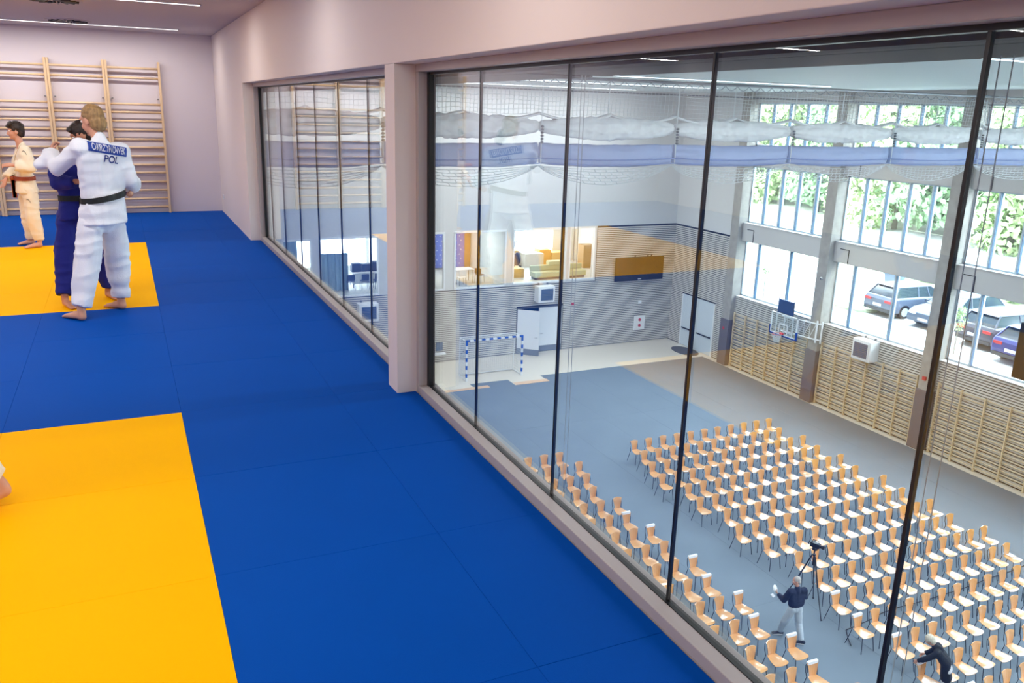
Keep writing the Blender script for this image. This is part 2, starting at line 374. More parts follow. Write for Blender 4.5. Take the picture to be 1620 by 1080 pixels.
# bays: spandrels and windows
GX=29.36
def bay(k, ya, yb):
    p=(yb-ya)/5
    s=struct('trim_spandrel', MB().box(WX-.02,ya,-4.36,GX+.1,yb,-3.46).box(WX-.06,ya,-3.46,GX+.1,yb,-3.42).box(WX-.02,ya,-.53,GX+.1,yb,.42).box(WX-.06,ya,.42,GX+.1,yb,.46)
        .box(WX-.02,ya,2.55,GX+.1,yb,HC).box(WX-.08,ya,GZ-.02,GX+.1,yb,GZ+.02), mat('spandrel_grey',(196,194,192),.6))
    for z in (-4.36,-.53):
        MB().tube([(WX-.035,yb-.35,z+.62),(WX-.035,yb-.85,z+.62),(WX-.035,yb-.85,z+.02)],.018,6).build('motor_cable', black_pl, s)
    for (z0,z1,ms) in ((GZ+.02,-4.36,(1,3)),(-3.42,-.53,(1,2,3,4)),(.46,2.55,(1,2,3,4))):
        f=struct('window_frame', MB().box(GX-.05,ya,z0,GX+.05,yb,z0+.07).box(GX-.05,ya,z1-.07,GX+.05,yb,z1).box(GX-.05,ya,z0,GX+.05,ya+.07,z1).box(GX-.05,yb-.07,z0,GX+.05,yb,z1), alu)
        f.name='window_%d'%(20+k*3+(0 if z0<-5 else 1 if z0<0 else 2))
        ys=[ya]+[yb-p*m for m in reversed(ms)]+[yb]
        for m in ms:
            y=yb-p*m
            MB().box(GX-.18,y-.035,z0+.05,GX+.05,y+.035,z1-.05).box(GX-.182,y-.045,z0+.05,GX-.05,y-.035,z1-.05,1).build('mullion', [alu,alu_dark], f)
        for a,b in zip(ys[:-1],ys[1:]): MB().box(GX-.006,a+.03,z0+.05,GX+.006,b-.03,z1-.05).build('pane', G_W, f)
for k in range(6): bay(k, cols[k+1]+.6, cols[k])
# hall wall bars
def hall_bars(label, ya, yb, npost, skip=0):
    t=tag(empty('wall_bars',(28.93,ya,HF)), label,'wall bars','wooden wall bars under the hall windows')
    p=(yb-ya)/(npost-1)
    post=None; rung=None
    for k in range(npost):
        if post is None: post=MB().box(-.06,-.022,.02,.05,.022,3.0).build('post', hall_pine, t, bevel=.004)
        else:
            q=post.copy(); C.objects.link(q); q.parent=t; q.location=(0,k*p,0)
    zs=[2.92,2.72]+[2.42-.16*i for i in range(15)]
    for k in range(npost-1):
        for z in zs:
            if rung is None: rung=MB().tube([(-.02,.022,0),(-.02,p-.022,0)],.024,8).build('rung', hall_pine, t, smooth=True); q=rung
            else: q=rung.copy(); C.objects.link(q); q.parent=t
            q.location=(0,k*p,z)
hall_bars('light wooden wall bars below the first hall window, behind the basketball hoop', 28.5, 33.85, 7)
hall_bars('light wooden wall bars below the middle hall window with the heater above', 22.3, 27.6, 7)
hall_bars('light wooden wall bars below the hall window nearest the right edge', 16.2, 21.3, 6)
# side door in hall corner
sd=struct('door_2', MB().box(WX-.06,SD[0],HF,WX+.0,SD[0]+.08,SD[3]).box(WX-.06,SD[2]-.08,HF,WX,SD[2],SD[3]).box(WX-.06,SD[0],SD[3],WX,SD[2],SD[3]+.06,1), [white_pl,dark_back])
for a,b in ((SD[0]+.08,37.09),(37.11,SD[2]-.08)):
    l=MB().box(WX-.04,a,HF+.02,WX-.005,b,SD[3]).build('door_leaf', mat('pale_door',(205,215,224),.4), sd)
    MB().box(WX-.1,a+.1,HF+1.02,WX-.06,b-.1,HF+1.08).box(WX-.1,a+.12,HF+1.0,WX-.04,a+.17,HF+1.1).build('push_bar', steel_dark, l)
t=tag(MB().tube([(0,0,0),(0,0,.012)],[1,1],32).build('doormat', mat('dark_grey_mat',(92,90,88),.9)), 'dark grey rounded doormat on the pale floor before the corner door','doormat')
t.location=(28.35,37.1,HF+.001); t.scale=(.62,1.0,1)

# ------------------------------------------------------------------ hall fittings
for k,(_,y) in enumerate(HL):
    lab=['nearest the far wall','second from the far wall','just beyond the raised curtain','first on the near side of the curtain','over the front chairs','nearest the near wall'][k]
    t=tag(empty('hall_strip_lamp',(14.7,y,HC-.002)), 'long white strip lamp on the hall ceiling, '+lab,'ceiling lamp','strip lamps on the hall ceiling')
    MB().box(-9.2,-.05,-.045,9.2,.05,0).build('housing', white_pl, t); MB().box(-9.15,-.04,-.055,9.15,.04,-.045).build('diffuser', led_hall, t)
# air heaters
def heater(name,label,loc,rz):
    t=tag(empty(name,loc,rz),label,'heater','white air heaters of the hall')
    MB().box(-.5,-.55,-.45,.5,.0,.45).build('housing', white_pl, t, bevel=.02)
    MB().box(-.42,-.58,-.37,.42,-.55,.37).build('grille_frame', white_pl, t)
    MB().box(-.37,-.585,-.32,.37,-.58,.32).build('grille_back', mat('grille_blue',(80,105,140),.6), t)
    for i in range(8): MB().box(-.37,-.605,-.3+i*.08,.37,-.583,-.28+i*.08).build('louvre', steel, t)
    MB().box(-.3,-.1,.45,-.24,.0,.56).box(.24,-.1,.45,.3,0,.56).build('bracket', steel, t)
    return t
heater('air_heater','white boxy air heater below the office window beside the open door',(20.42,YF-.05,-7.78),0)
heater('air_heater','white boxy air heater above the wall bars near the parked cars',(WX-.04,24.95,-7.78),math.radians(-90))
heater('air_heater','white boxy air heater seen through the left window partition',(10.5,YF-.05,-8.05),0)
# scoreboards
t=tag(empty('scoreboard',(26.5,YF-.3,-6.72)),'wide black scoreboard hung high on the far slatted wall','scoreboard')
MB().box(-1.62,-.06,-.68,1.62,.06,.68).build('panel', black_pl, t, bevel=.02)
MB().box(-1.2,.06,-.2,-1.1,.245,.2).box(1.1,.06,-.2,1.2,.245,.2).build('bracket', steel_dark, t)
MB().box(-.1,-.068,-.6,.12,-.062,-.56).build('badge', white_pl, t)
for sx in (-.35,.5,.75): MB().tube([(sx,0,.68),(sx,0,.74),(sx+.06,0,.76)],.03,6).build('cable_hook', steel_dark, t)
t=tag(empty('scoreboard',(27.95,16.95,-5.75)),'black scoreboard panel at the right edge before the cars','scoreboard')
MB().box(-.06,-.9,-1.0,.06,.9,1.0).build('panel', black_pl, t, bevel=.02); MB().box(.06,-.5,-.1,1.35,-.42,.0).box(.06,.42,-.1,1.35,.5,.0).build('bracket', steel_dark, t)
# wall box
t=tag(empty('wall_panel',(26.9,YF-.05,-10.02)),'small white wall panel with two red round sockets near the corner','wall panel')
MB().box(-.37,-.05,-.43,.37,0,.43).build('cover', white_pl, t, bevel=.01)
for z in (.2,-.15): MB().tube([(0,-.05,z),(0,-.09,z)],[.09,.08],14).build('socket', mat('red_plastic',(190,50,60),.4), t)
tag(MB().box(26.75,YF-.09,-8.85,26.95,YF-.045,-8.68).build('thermostat', white_pl),'small white sensor box on the slats above the wall panel','sensor')
for x,z in ((22.35,-8.55),): tag(MB().box(x-.07,YF-.1,z-.07,x+.07,YF-.045,z+.07).build('fire_call_point', MATS['red_plastic']),'small red call point on the far slatted wall right of the door','alarm button')
tag(MB().box(28.64,34.25,-9.2,28.72,34.38,-9.05).build('fire_call_point', MATS['red_plastic']),'small red call point on the corner column','alarm button')
tag(MB().box(28.64,21.75,-8.2,28.72,21.9,-8.05).build('fire_call_point', MATS['red_plastic']),'small red call point on the column beside the near wall bars','alarm button')
t=tag(empty('camera_dome',(28.7,27.95,-5.2)),'small white round sensor on the middle hall column','sensor'); MB().ell((0,0,0),.07,.07,.07,n=12,k=6).build('dome', white_pl, t, smooth=True); MB().ell((-.05,-.02,0),.035,.035,.035,n=10,k=6).build('lens', black_pl, t, smooth=True)
t=tag(empty('socket_box',(14.4,YF-.05,-10.3)),'dark square socket box on the wall left of the goal','socket box'); MB().box(-.18,-.06,-.22,.18,0,.22).build('cover', mat('socket_blue',(70,100,130),.5), t); MB().box(-.4,-.3,-.4,.3,0,-.34).build('shelf', white_pl, t)
# handball goal
g=tag(empty('handball_goal',(14.54,36.22,HF)),'white handball goal with blue bands and net on the pale floor','goal')
gb=mat('goal_blue',(0,80,175),.4)
def banded(a,b,n,first,name):
    m=MB(); a=Vector(a); b=Vector(b)
    for i in range(n):
        p=a.lerp(b,i/n); q=a.lerp(b,(i+1)/n); lo=[min(p[j],q[j])-(.04 if abs(p[j]-q[j])<1e-6 else 0) for j in range(3)]; hi=[max(p[j],q[j])+(.04 if abs(p[j]-q[j])<1e-6 else 0) for j in range(3)]
        m.box(*lo,*hi,mi=(i+first)%2)
    m.build(name,[white_pl,gb],g)
banded((0,0,0),(0,0,2.04),10,0,'post'); banded((3.02,0,0),(3.02,0,2.04),10,0,'post'); banded((-.04,0,2.08),(3.06,0,2.08),15,1,'crossbar')
MB().tube([(0,.02,2.06),(0,.9,2.02),(0,1.05,.03),(0,.02,.03)],.02,6).tube([(3.02,.02,2.06),(3.02,.9,2.02),(3.02,1.05,.03),(3.02,.02,.03)],.02,6).tube([(0,.9,2.02),(3.02,.9,2.02)],.02,6).tube([(0,1.05,.03),(3.02,1.05,.03)],.02,6).build('net_frame', white_pl, g)
m=MB()
for i in range(27): x=.05+i*.112; m.tube([(x,.04,2.04),(x,.9,2.0),(x,1.04,.05)],.007,3,cap=False)
for j in range(14):
    z=.15+j*.135; y=.9+(2.0-z)/2*.14; m.tube([(0,y,z),(3.02,y,z)],.007,3,cap=False)
    for x in (0,3.02): m.tube([(x,.04,z),(x,y,z)],.007,3,cap=False)
for j in range(5): m.tube([(0,.15+j*.17,2.03),(3.02,.15+j*.17,2.03)],.007,3,cap=False); m.tube([(0,.15+j*.17,2.03),(0,.15+j*.17,.03)],.007,3,cap=False); m.tube([(3.02,.15+j*.17,2.03),(3.02,.15+j*.17,.03)],.007,3,cap=False)
m.build('net', net_w, g)
# basketball hoop: board 1.8 x 1.05 on a swing arm
t=tag(empty('basketball_hoop',(28.12,29.35,HF)),'clear basketball board with red rim on a white swing arm','basketball hoop')
Lb=.88
fr=MB()
for y in (-Lb,Lb-.05): fr.box(-.02,y,2.93,.03,y+.05,3.98)
for z in (2.93,3.93): fr.box(-.02,-Lb,z,.03,Lb,z+.05)
fr.box(-.025,-.3,3.05,.0,-.26,3.5).box(-.025,.26,3.05,0,.3,3.5).box(-.025,-.3,3.46,0,.3,3.5)
fr.build('board_frame', white_pl, t)
MB().box(-.005,-Lb+.03,2.95,.012,Lb-.03,3.95).build('board', G_P, t)
MB().box(-.05,-Lb-.02,2.90,.05,Lb+.02,2.95).box(-.05,-Lb-.03,2.90,.05,-Lb+.02,3.3).box(-.05,Lb-.02,2.90,.05,Lb+.03,3.3).build('edge_padding', mat('pad_blue',(0,60,150),.5), t)
ring=[(-.35+.225*math.cos(a*math.pi/12),.225*math.sin(a*math.pi/12),3.05) for a in range(25)]
MB().tube(ring,.012,6).box(-.13,-.09,3.0,-.03,.09,3.08).box(-.14,-.06,3.02,-.1,.06,3.05).build('rim', mat('rim_red',(225,50,50),.4), t)
m=MB()
for a in range(12):
    an=a*math.pi/6; pts=[]
    for j in range(5):
        r=.225-.028*j; q=an+(.26 if j%2 else 0); pts.append((-.35+r*math.cos(q),r*math.sin(q),3.05-.1*j))
    m.tube(pts,.008,4); m.tube([(x,-y,z) for x,y,z in pts],.008,4)
m.build('hoop_net', net_w, t)
arm=MB()
Y0,Y1=.3,-1.75
for z in (3.1,3.85): arm.tube([(.12,Y0,z),(.5,Y1+.2,z),(.6,Y1,z)],.035,8)
n=6
for i in range(n):
    a=Vector((.12,Y0,3.1)).lerp(Vector((.5,Y1+.2,3.1)),i/n); b=Vector((.12,Y0,3.85)).lerp(Vector((.5,Y1+.2,3.85)),(i+1)/n); arm.tube([a,b],.016,6); b2=Vector((b.x,b.y,3.1)); arm.tube([b,b2],.013,6)
for y in (-.55,.0,.55): arm.tube([(.03,y,3.0),(.03,y,3.95)],.03,6)
arm.tube([(.03,-.55,3.85),(.12,.3,3.85)],.02,6).tube([(.03,-.55,3.1),(.12,.3,3.1)],.02,6)
arm.tube([(.5,Y1+.15,2.95),(.5,Y1+.15,4.0)],.04,8).tube([(.62,Y1-.05,2.95),(.62,Y1-.05,4.0)],.04,8)
arm.build('swing_arm', white_pl, t)
t2=tag(empty('shot_clock',(28.2,29.4,HF+4.32)),'dark blue shot clock panel mounted above the basketball board','shot clock')
MB().box(-.05,-.5,-.32,.05,.5,.32).build('panel', mat('clock_blue',(30,62,110),.4), t2, bevel=.01)
MB().tube([(0,-.5,-.42),(0,-.5,.37)],.02,6).tube([(0,.5,-.42),(0,.5,.37)],.02,6).build('bracket', steel_dark, t2)
# raised divider curtain
CY=18.0; XN=[8.98+3.82*k for k in range(-2,7)]; XN[0]=1.95; XN[-1]=28.95 if XN[-1]>28 else XN[-1]
XN=[1.95,5.15,8.98,12.80,16.62,20.44,24.2,28.7]
cu=tag(empty('divider_curtain',(0,CY,0)),'raised hall divider curtain hanging in white and pale blue swags','curtain')
MB().tube([(1.9,0,2.60),(28.7,0,2.66)],.035,8).build('rail', steel, cu)
MB().tube([(1.9,.12,2.32),(28.7,.12,2.35)],.018,6).build('rail', steel, cu)
def swag(name, m, zt, zb, sag_t, sag_b, thick, seedv, gather):
    mb=MB()
    for a,b in zip(XN[:-1],XN[1:]):
        N=64; rings=[]
        for i in range(N+1):
            u=i/N; x=a+.03+(b-a-.06)*u; s=math.sin(math.pi*u)**.55
            top=zt+ (sag_t*s); bot=zb+(sag_b*s)
            hc=(top+bot)/2; hh=(top-bot)/2*(gather+(1-gather)*min(1,s*1.15)); th=thick*(.45+.55*s)
            r=[]
            for k in range(24):
                t=k*2*math.pi/24
                nn=noise.noise(Vector((x*1.3+seedv,math.cos(t)*1.5,math.sin(t)*3)))*.10+noise.noise(Vector((x*5+seedv,math.sin(t)*4,math.cos(t)*3)))*(.16 if seedv<5 else .05)+noise.noise(Vector((x*14,math.sin(t)*9,math.cos(t)*6)))*(.09 if seedv<5 else .02)
                r.append(Vector((x, math.cos(t)*th*(1+nn*2), hc+math.sin(t)*hh*(1+nn)+.02*math.sin(7*t))))
            rings.append(r)
        mb.rings(rings)
    return mb.build(name, m, cu, smooth=True)
swag('net_bundle', white_fab, 1.68,1.33, .06,-.12, .22, 3, .55)
swag('curtain_band', lav_fab, 1.16,.62, -.06,-.06, .16, 9, .85)
# piping stripes of the band
m=MB()
for a,b in zip(XN[:-1],XN[1:]):
    for zz in (.78,.66):
        m.tube([(a+(b-a)*i/12,-.165,zz-.05*math.sin(math.pi*i/12)) for i in range(13)],.012,4)
m.build('hem_cord', mat('hem_blue',(120,140,195),.6), cu, smooth=True)
# gauze crests between cords, nets above and below
m=MB()
for a,b in zip(XN[:-1],XN[1:]):
    for q in (0,.5):
        x0=a+(b-a)*q; x1=a+(b-a)*(q+.5)
        N=14
        rings=[]
        for i in range(N+1):
            u=i/N; x=x0+(x1-x0)*u; e=abs(2*u-1)**2.2; z=1.66+.14*e
            h=.035+.03*noise.noise(Vector((x*3,1,2)))
            rings.append([Vector((x,.12*math.cos(k*math.pi/4),z+h*math.sin(k*math.pi/4))) for k in range(8)])
        m.rings(rings)
m.build('net_crest', white_fab, cu, smooth=True)
net=MB()
x=1.95
while x<28.7:
    net.tube([(x,.02*math.sin(x*5),2.56+.003*(x/9)),(x+.02*math.sin(x*9),.04,1.75+.02*math.sin(x*3))],.0055,3,cap=False); x+=.11
for j in range(8):
    z=1.78+j*.1
    net.tube([(1.95+i*.45,.03*math.sin(i*2+j),z+.02*math.sin(i*1.7+j)) for i in range(60)],.0055,3,cap=False)
tag(net.build('upper_net', net_w, cu), kind='stuff')
low=MB()
for a,b in zip(XN[:-1],XN[1:]):
    for j in range(6):
        d=.10+.075*j
        low.tube([(a+(b-a)*i/24, .03*math.sin(i+j), .60-d*math.sin(math.pi*i/24)**.7) for i in range(25)],.009,3,cap=False)
    for i in range(1,24):
        s=math.sin(math.pi*i/24)**.7; x=a+(b-a)*i/24
        for j in range(5): low.tube([(x+((j+i)%2-.5)*.06, 0, .60-(.10+.075*j)*s),(x-((j+i)%2-.5)*.06,.0,.60-(.10+.075*(j+1))*s)],.009,3,cap=False)
tag(low.build('lower_net', net_w, cu), kind='stuff')
for a,b in zip(XN[:-1],XN[1:]):
    MB().tube([(a,-.14,2.56),(a,-.16,.6)],.012,5).build('lift_cord', net_w, cu)
    MB().tube([((a+b)/2,.05,2.58),((a+b)/2,.05,1.75)],.014,5).build('lift_cord', net_w, cu)
    mm=MB()
    for k in range(6): mm.ell((a,-.19,1.15+k*.07),.045,.04,.03,n=8,k=4)
    mm.build('cord_weight', steel, cu)
    loops=MB(); N=int((b-a)/.38)
    for i in range(N):
        x0=a+(b-a)*i/N; w_=(b-a)/N
        loops.tube([(x0+w_*u/6,0,2.60-.11*math.sin(math.pi*u/6)) for u in range(7)],.010,4)
    loops.build('rail_loop', mat('loop_grey',(140,150,160),.7), cu)
# guide wires of the blind
for y,l in ((4.09,'pair of thin steel guide wires hanging left of the middle glass joints'),(1.66,'pair of thin steel guide wires hanging at the right behind the glass'),(6.57,'pair of thin steel guide wires hanging behind the pillar side of the glass')):
    t=tag(empty('guide_wire',(2.3,y,0)),l,'guide wire','blind guide wires behind the glass')
    for dy in (-.02,.02): MB().tube([(0,dy,2.05),(0,dy,HF+.01)],.002,5).build('wire', mat('wire_grey',(150,154,158),.5), t)

# ------------------------------------------------------------------ chairs
def chair_proto():
    t=empty('plywood_chair')
    # seat: trapezoid shell, slightly dished
    def shell(fn, nu, nv, th, nrm):
        m=MB(); top=[[fn(i/nu,j/nv) for j in range(nv+1)] for i in range(nu+1)]
        vs=[]; W=nv+1
        for s_ in (0,1):
            for i in range(nu+1):
                for j in range(nv+1): vs.append(Vector(top[i][j])-(Vector(nrm)*th if s_ else Vector((0,0,0))))
        n=(nu+1)*W; fs=[];mi=[]
        for i in range(nu):
            for j in range(nv):
                q=(i*W+j,(i+1)*W+j,(i+1)*W+j+1,i*W+j+1); fs.append(q); fs.append(tuple(reversed([k+n for k in q])))
        for i in range(nu): fs.append((i*W,i*W+n,(i+1)*W+n,(i+1)*W)); fs.append((i*W+nv,(i+1)*W+nv,(i+1)*W+nv+n,i*W+nv+n))
        for j in range(nv): fs.append((j,j+1,j+1+n,j+n)); fs.append((nu*W+j,nu*W+j+n,nu*W+j+1+n,nu*W+j+1))
        return m.add(vs,fs)
    def seat(u,v):   # u: front->back, v: left->right
        y=-.24+.44*u; hw=.215-.095*u**1.6; hw*= (1-.10*(1-min(1,u/.12))**2); x=(2*v-1)*hw
        z=.455+ .012*(2*v-1)**2 - .02*(max(0,.18-u)/.18)**2 - .01*math.sin(math.pi*u)
        if u<.15: y+= .03*(2*v-1)**2
        return (x,y,z)
    shell(seat,6,6,.012,(0,0,1)).build('seat', lacq, t, smooth=False)
    def back(u,v):   # u: bottom->top
        z=.455+.375*u; hw=.095+.075*u**1.2; 
        if u>.85: z-= .03*(2*v-1)**2*(u-.85)/.15
        x=(2*v-1)*hw; y=.205+.055*u-.015*math.sin(math.pi*u)-.03*(2*v-1)**2
        return (x,y,z)
    m=shell(back,6,4,.012,(0,-1,0)); m.build('backrest', lacq, t, smooth=False)
    for s in (-1,1):
        MB().tube([(s*.21,-.235,0),(s*.185,-.2,.25),(s*.17,-.17,.44)],.0095,5).build('leg', steel_dark, t)
        MB().tube([(s*.225,.29,0),(s*.195,.22,.28),(s*.155,.20,.46),(s*.175,.235,.60),(s*.165,.262,.74),(s*.14,.262,.79)],.0095,5).build('leg', steel_dark, t)
    MB().tube([(-.17,-.17,.437),(.17,-.17,.437)],.008,5).build('crossbar', steel_dark, t)
    return t
proto=chair_proto(); proto_kids=list(proto.children)
ordw=['first','second','third','fourth','fifth','sixth','seventh','eighth','ninth','tenth','eleventh','twelfth','thirteenth','fourteenth','fifteenth','sixteenth','seventeenth','eighteenth','nineteenth']
used=[False]
paper=mat('white_paper',(240,242,248),.6)
sign_me=None
def put_chair(x,yb,label,group,sign=False):
    global sign_me
    if not used[0]:
        r=proto; used[0]=True
    else:
        r=proto.copy(); C.objects.link(r)
        for ch in proto_kids:
            c=ch.copy(); C.objects.link(c); c.parent=r
    r.location=(x,yb-.245,HF+.012); r.rotation_euler=(0,0,random.uniform(-.04,.04))
    tag(r,label,'chair',group)
    if sign:
        if sign_me is None:
            o=MB().box(-.15,.218,.755,.15,.236,.832).box(-.15,.236,.755,.15,.275,.835).build('seat_sign', paper, r); sign_me=o.data
        else:
            o=bpy.data.objects.new('seat_sign',sign_me); C.objects.link(o); o.parent=r
        o['label']='white paper sheet over the chair back'
    return r
def vis(x,y,z):   # is this chair inside the view of the photo (frustum and above the sill)?
    d=Vector((x,y,z))-Vector((0,0,1.84)); cz=d.dot(F_); px=810+1308.7*d.dot(R_)/cz; py=540-1308.7*d.dot(U_)/cz
    return px,py
GR='plywood chairs in the large right block'; GL='plywood chairs in the left block by the glass wall'
mainL={25:17.07,24:16.85,23:16.54,22:16.29,21:16.67,20:16.41,19:16.73,18:16.38,17:16.62,16:16.92,15:16.73,14:16.33,13:16.07,12:16.33,11:15.99,10:16.33,9:16.0,8:16.3}
mainR={25:23.73,24:23.37,23:23.72,22:23.47,21:23.69,20:23.37,19:23.69,18:23.45,17:23.6,16:23.3,15:23.59,14:23.24,13:23.5,12:23.2,11:23.5,10:23.2,9:23.5,8:23.2}
for y in range(25,7,-1):
    L,Rr=mainL[y],mainR[y]; n=round((Rr-L)/(.655 if y>20 else .628))
    for i in range(n+1):
        x=L+(Rr-L)*i/n; px,py=vis(x,y,HF+.82)
        if px>1640 or py>1100: continue
        row=25-y
        lab='plywood chair, %s from the central aisle in the %s row from the back, right block'%(ordw[i],ordw[row])
        sg=(i==0 and y<=14)
        if sg: lab='aisle chair with white sheet on its back, %s row from the back, right block'%ordw[row]
        put_chair(x,y,lab,GR,sg)
leftR={25:13.77,24:14.06,23:13.79,22:13.48,21:13.82,20:13.54,19:13.79,18:13.58,17:13.90,16:13.62,15:13.90,14:13.57,13:13.88,12:13.59,11:13.9,10:13.6}
for y in range(25,9,-1):
    for i in range(9):
        x=leftR[y]-.635*i; px,py=vis(x,y,HF+.82)
        sill=620+.948*(px-700)
        if py>1085 or py>sill+38: continue
        sg=(i==0 and y in (20,19,17,16,15,14,13,12))
        lab='plywood chair, %s from the central aisle in the %s row from the back, left block'%(ordw[i],ordw[25-y])
        if sg: lab='aisle chair with white sheet on its back, %s row from the back, left block'%ordw[25-y]
        put_chair(x,y,lab,GL,sg)
# papers lying on one seat
tag(MB().box(-.1,-.14,0,.1,.14,.004).build('paper_sheet', paper, loc=(23.35,13.9,HF+.477)), 'white paper sheet lying on a chair seat at the right end of a row','paper')
# power cable under the chairs
cab=MB(); pts=[(15.9,12.9),(16.3,13.4),(16.9,13.55),(17.8,13.62),(19,13.6),(20.3,13.68),(21.6,13.62),(23,13.7),(24.5,13.9),(25.3,13.5)]
sm=[]
for i in range(len(pts)-1):
    for k in range(6):
        u=k/6; sm.append((pts[i][0]*(1-u)+pts[i+1][0]*u, pts[i][1]*(1-u)+pts[i+1][1]*u+.05*math.sin((i+u)*2.2), HF+.026))
tag(cab.tube(sm,.014,6).build('power_cable', black_pl, smooth=True),'black power cable running on the grey floor beneath the chairs','cable')
# tripod with camera
t=tag(empty('tripod',(16.25,14.8,HF+.012)),'tall black tripod standing in the aisle at the chair rows','tripod')
top=Vector((0,0,1.5))
for f in ((-.25,-.77,.0),(.33,.12,.0),(-.5,.45,.0)):
    f=Vector(f); mid=top.lerp(f,.5)
    l=MB().tube([top+Vector((f.x,f.y,0))*.08,mid],.022,8).tube([mid,f],.014,8).build('leg', black_pl, t); MB().ell(f+Vector((0,0,.02)),.03,.03,.02,n=8,k=4).build('foot', black_pl, l)
MB().tube([(0,0,1.2),(0,0,1.68)],.02,8).tube([(0,0,1.5),(0,0,1.54)],.05,8).build('centre_column', black_pl, t)
MB().box(-.05,-.05,1.66,.05,.05,1.74).tube([(.0,.0,1.7),(.25,.2,1.55)],.01,6).build('pan_head', black_pl, t)
t=tag(empty('video_camera',(16.25,14.8,HF+1.76)),'black video camera mounted on the tall tripod','camera',)
t.rotation_euler=(0,0,math.radians(200))
MB().box(-.06,-.13,0,.06,.13,.13).build('body', black_pl, t, bevel=.01); MB().tube([(0,.13,.07),(0,.25,.07)],[.045,.055],12).build('lens', black_pl, t)
MB().tube([(0,-.1,.13),(0,-.08,.2),(0,.08,.2),(0,.1,.13)],.012,6).build('handle', black_pl, t); MB().box(-.12,-.09,.06,-.06,-.05,.14).build('viewfinder', steel, t)
tag(MB().tube([(16.75,14.35,HF+.03),(16.9,14.25,HF+.09),(16.72,14.15,HF+.05),(16.82,14.4,HF+.03),(17.0,14.3,HF+.05)],.03,6).build('cable_reel', black_pl, smooth=True),'small black coil of cable on the floor by the tripod','cable')

# ------------------------------------------------------------------ people
def V(*a): return Vector(a)
def remeshed(mb, name, m, parent, vox=.012, sm=6, fold=0, fs=9, stretch=.4, seed_=0):
    o=mb.build(name, m)
    r=o.modifiers.new('r','REMESH'); r.mode='VOXEL'; r.voxel_size=vox
    s=o.modifiers.new('s','SMOOTH'); s.factor=.5; s.iterations=sm
    dg=bpy.context.evaluated_depsgraph_get(); dg.update()
    me=bpy.data.meshes.new_from_object(o.evaluated_get(dg)); bpy.data.objects.remove(o)
    if fold:
        co=[v.co.copy() for v in me.vertices]; no=[v.normal.copy() for v in me.vertices]
        for v,c,n in zip(me.vertices,co,no):
            q=Vector((c.x*fs+seed_,c.y*fs,c.z*fs*stretch)); q2=Vector((c.x*fs*.5,c.y*fs*.5+seed_,c.z*fs*1.5))
            d=abs(noise.noise(q))*1.3+abs(noise.noise(q2))*.9-.5
            v.co=c-n*d*fold
    me.polygons.foreach_set('use_smooth',[True]*len(me.polygons)); me.name=name
    if not me.materials: me.materials.append(m)
    ob=bpy.data.objects.new(name,me); C.objects.link(ob); ob.parent=parent
    if parent: ob.location=-parent.location
    return ob
def ellm(mb,c,Rm,rx,ry,rz,n=16,k=10):
    rings=[]
    for j in range(k+1):
        t=math.pi*(j+.02)/(k+.04); z=-math.cos(t)*rz; q=math.sin(t)
        rings.append([Vector(c)+Rm@Vector((rx*q*math.cos(i*2*math.pi/n), ry*q*math.sin(i*2*math.pi/n), z)) for i in range(n)])
    mb.rings(rings)
def frame(f, up=(0,0,1)):
    f=Vector(f).normalized(); r=f.cross(Vector(up)).normalized(); u=r.cross(f); return Matrix((r,f,u)).transposed()   # x right, y forward, z up
def wide(mb,a,b,la,lb,ra,rb,lat):
    a=Vector(a); b=Vector(b); lat=Vector(lat).normalized()
    for s in (-1,-.5,0,.5,1): mb.capsule(a+lat*la*s, b+lat*lb*s, ra*(1-.12*abs(s)), rb*(1-.12*abs(s)))
def hand(mb, w, d, n, side, s=1.0, curl=.9):
    w=Vector(w); d=Vector(d).normalized(); n=Vector(n); n=(n-d*n.dot(d)).normalized(); l=d.cross(n)*side
    for k in (-1.2,-.4,.4,1.2): mb.capsule(w+l*k*.012*s, w+d*.085*s+l*k*.02*s, .017*s, .013*s, 8)
    for k,L in ((-1.5,.06),(-.5,.072),(.5,.078),(1.5,.07)):
        p=w+d*.088*s+l*k*.0185*s; c=math.cos(curl*.5); q=p+(d*c+n*math.sin(curl*.5))*L*.55*s; e=q+(d*math.cos(curl*1.3)+n*math.sin(curl*1.3))*L*.5*s
        mb.capsule(p,q,.0098*s,.009*s,8); mb.capsule(q,e,.009*s,.0078*s,8)
    p=w+d*.02*s+l*.03*s; q=p+(d*.6+l*.7+n*.35)*.04*s; e=q+(d*.85+n*.5+l*.1)*.034*s
    mb.capsule(p,q,.0125*s,.011*s,8); mb.capsule(q,e,.011*s,.009*s,8)
def foot(mb, heel, toe, s=1.0, z=0, lift=0):
    h=Vector((heel[0],heel[1],z)); t=Vector((toe[0],toe[1],z)); d=(t-h).normalized(); l=d.cross(V(0,0,1)); L=(t-h).length
    mb.capsule(h+d*.035*s+V(0,0,.034*s+lift), h+d*L*.45+V(0,0,.04*s+lift*.5), .034*s,.033*s,12)
    for k in (-1,0,1): mb.capsule(h+d*L*.35+l*k*.008*s+V(0,0,.036*s+lift*.5), h+d*L*.78+l*k*.026*s+V(0,0,.022*s), .03*s,.02*s,10)
    for k,q in ((-2,.96),(-1,.99),(0,1.0),(1,1.0),(2,.98)): mb.capsule(h+d*L*.76+l*k*.0155*s+V(0,0,.017*s), h+d*L*(q-.05)+l*k*.018*s+V(0,0,.013*s),.012*s,.0105*s,8)
EYEW=mat('eye_white',(235,232,228),.3); EYED=mat('eye_dark',(40,28,22),.3); LIP=mat('lip',(168,98,88),.5)
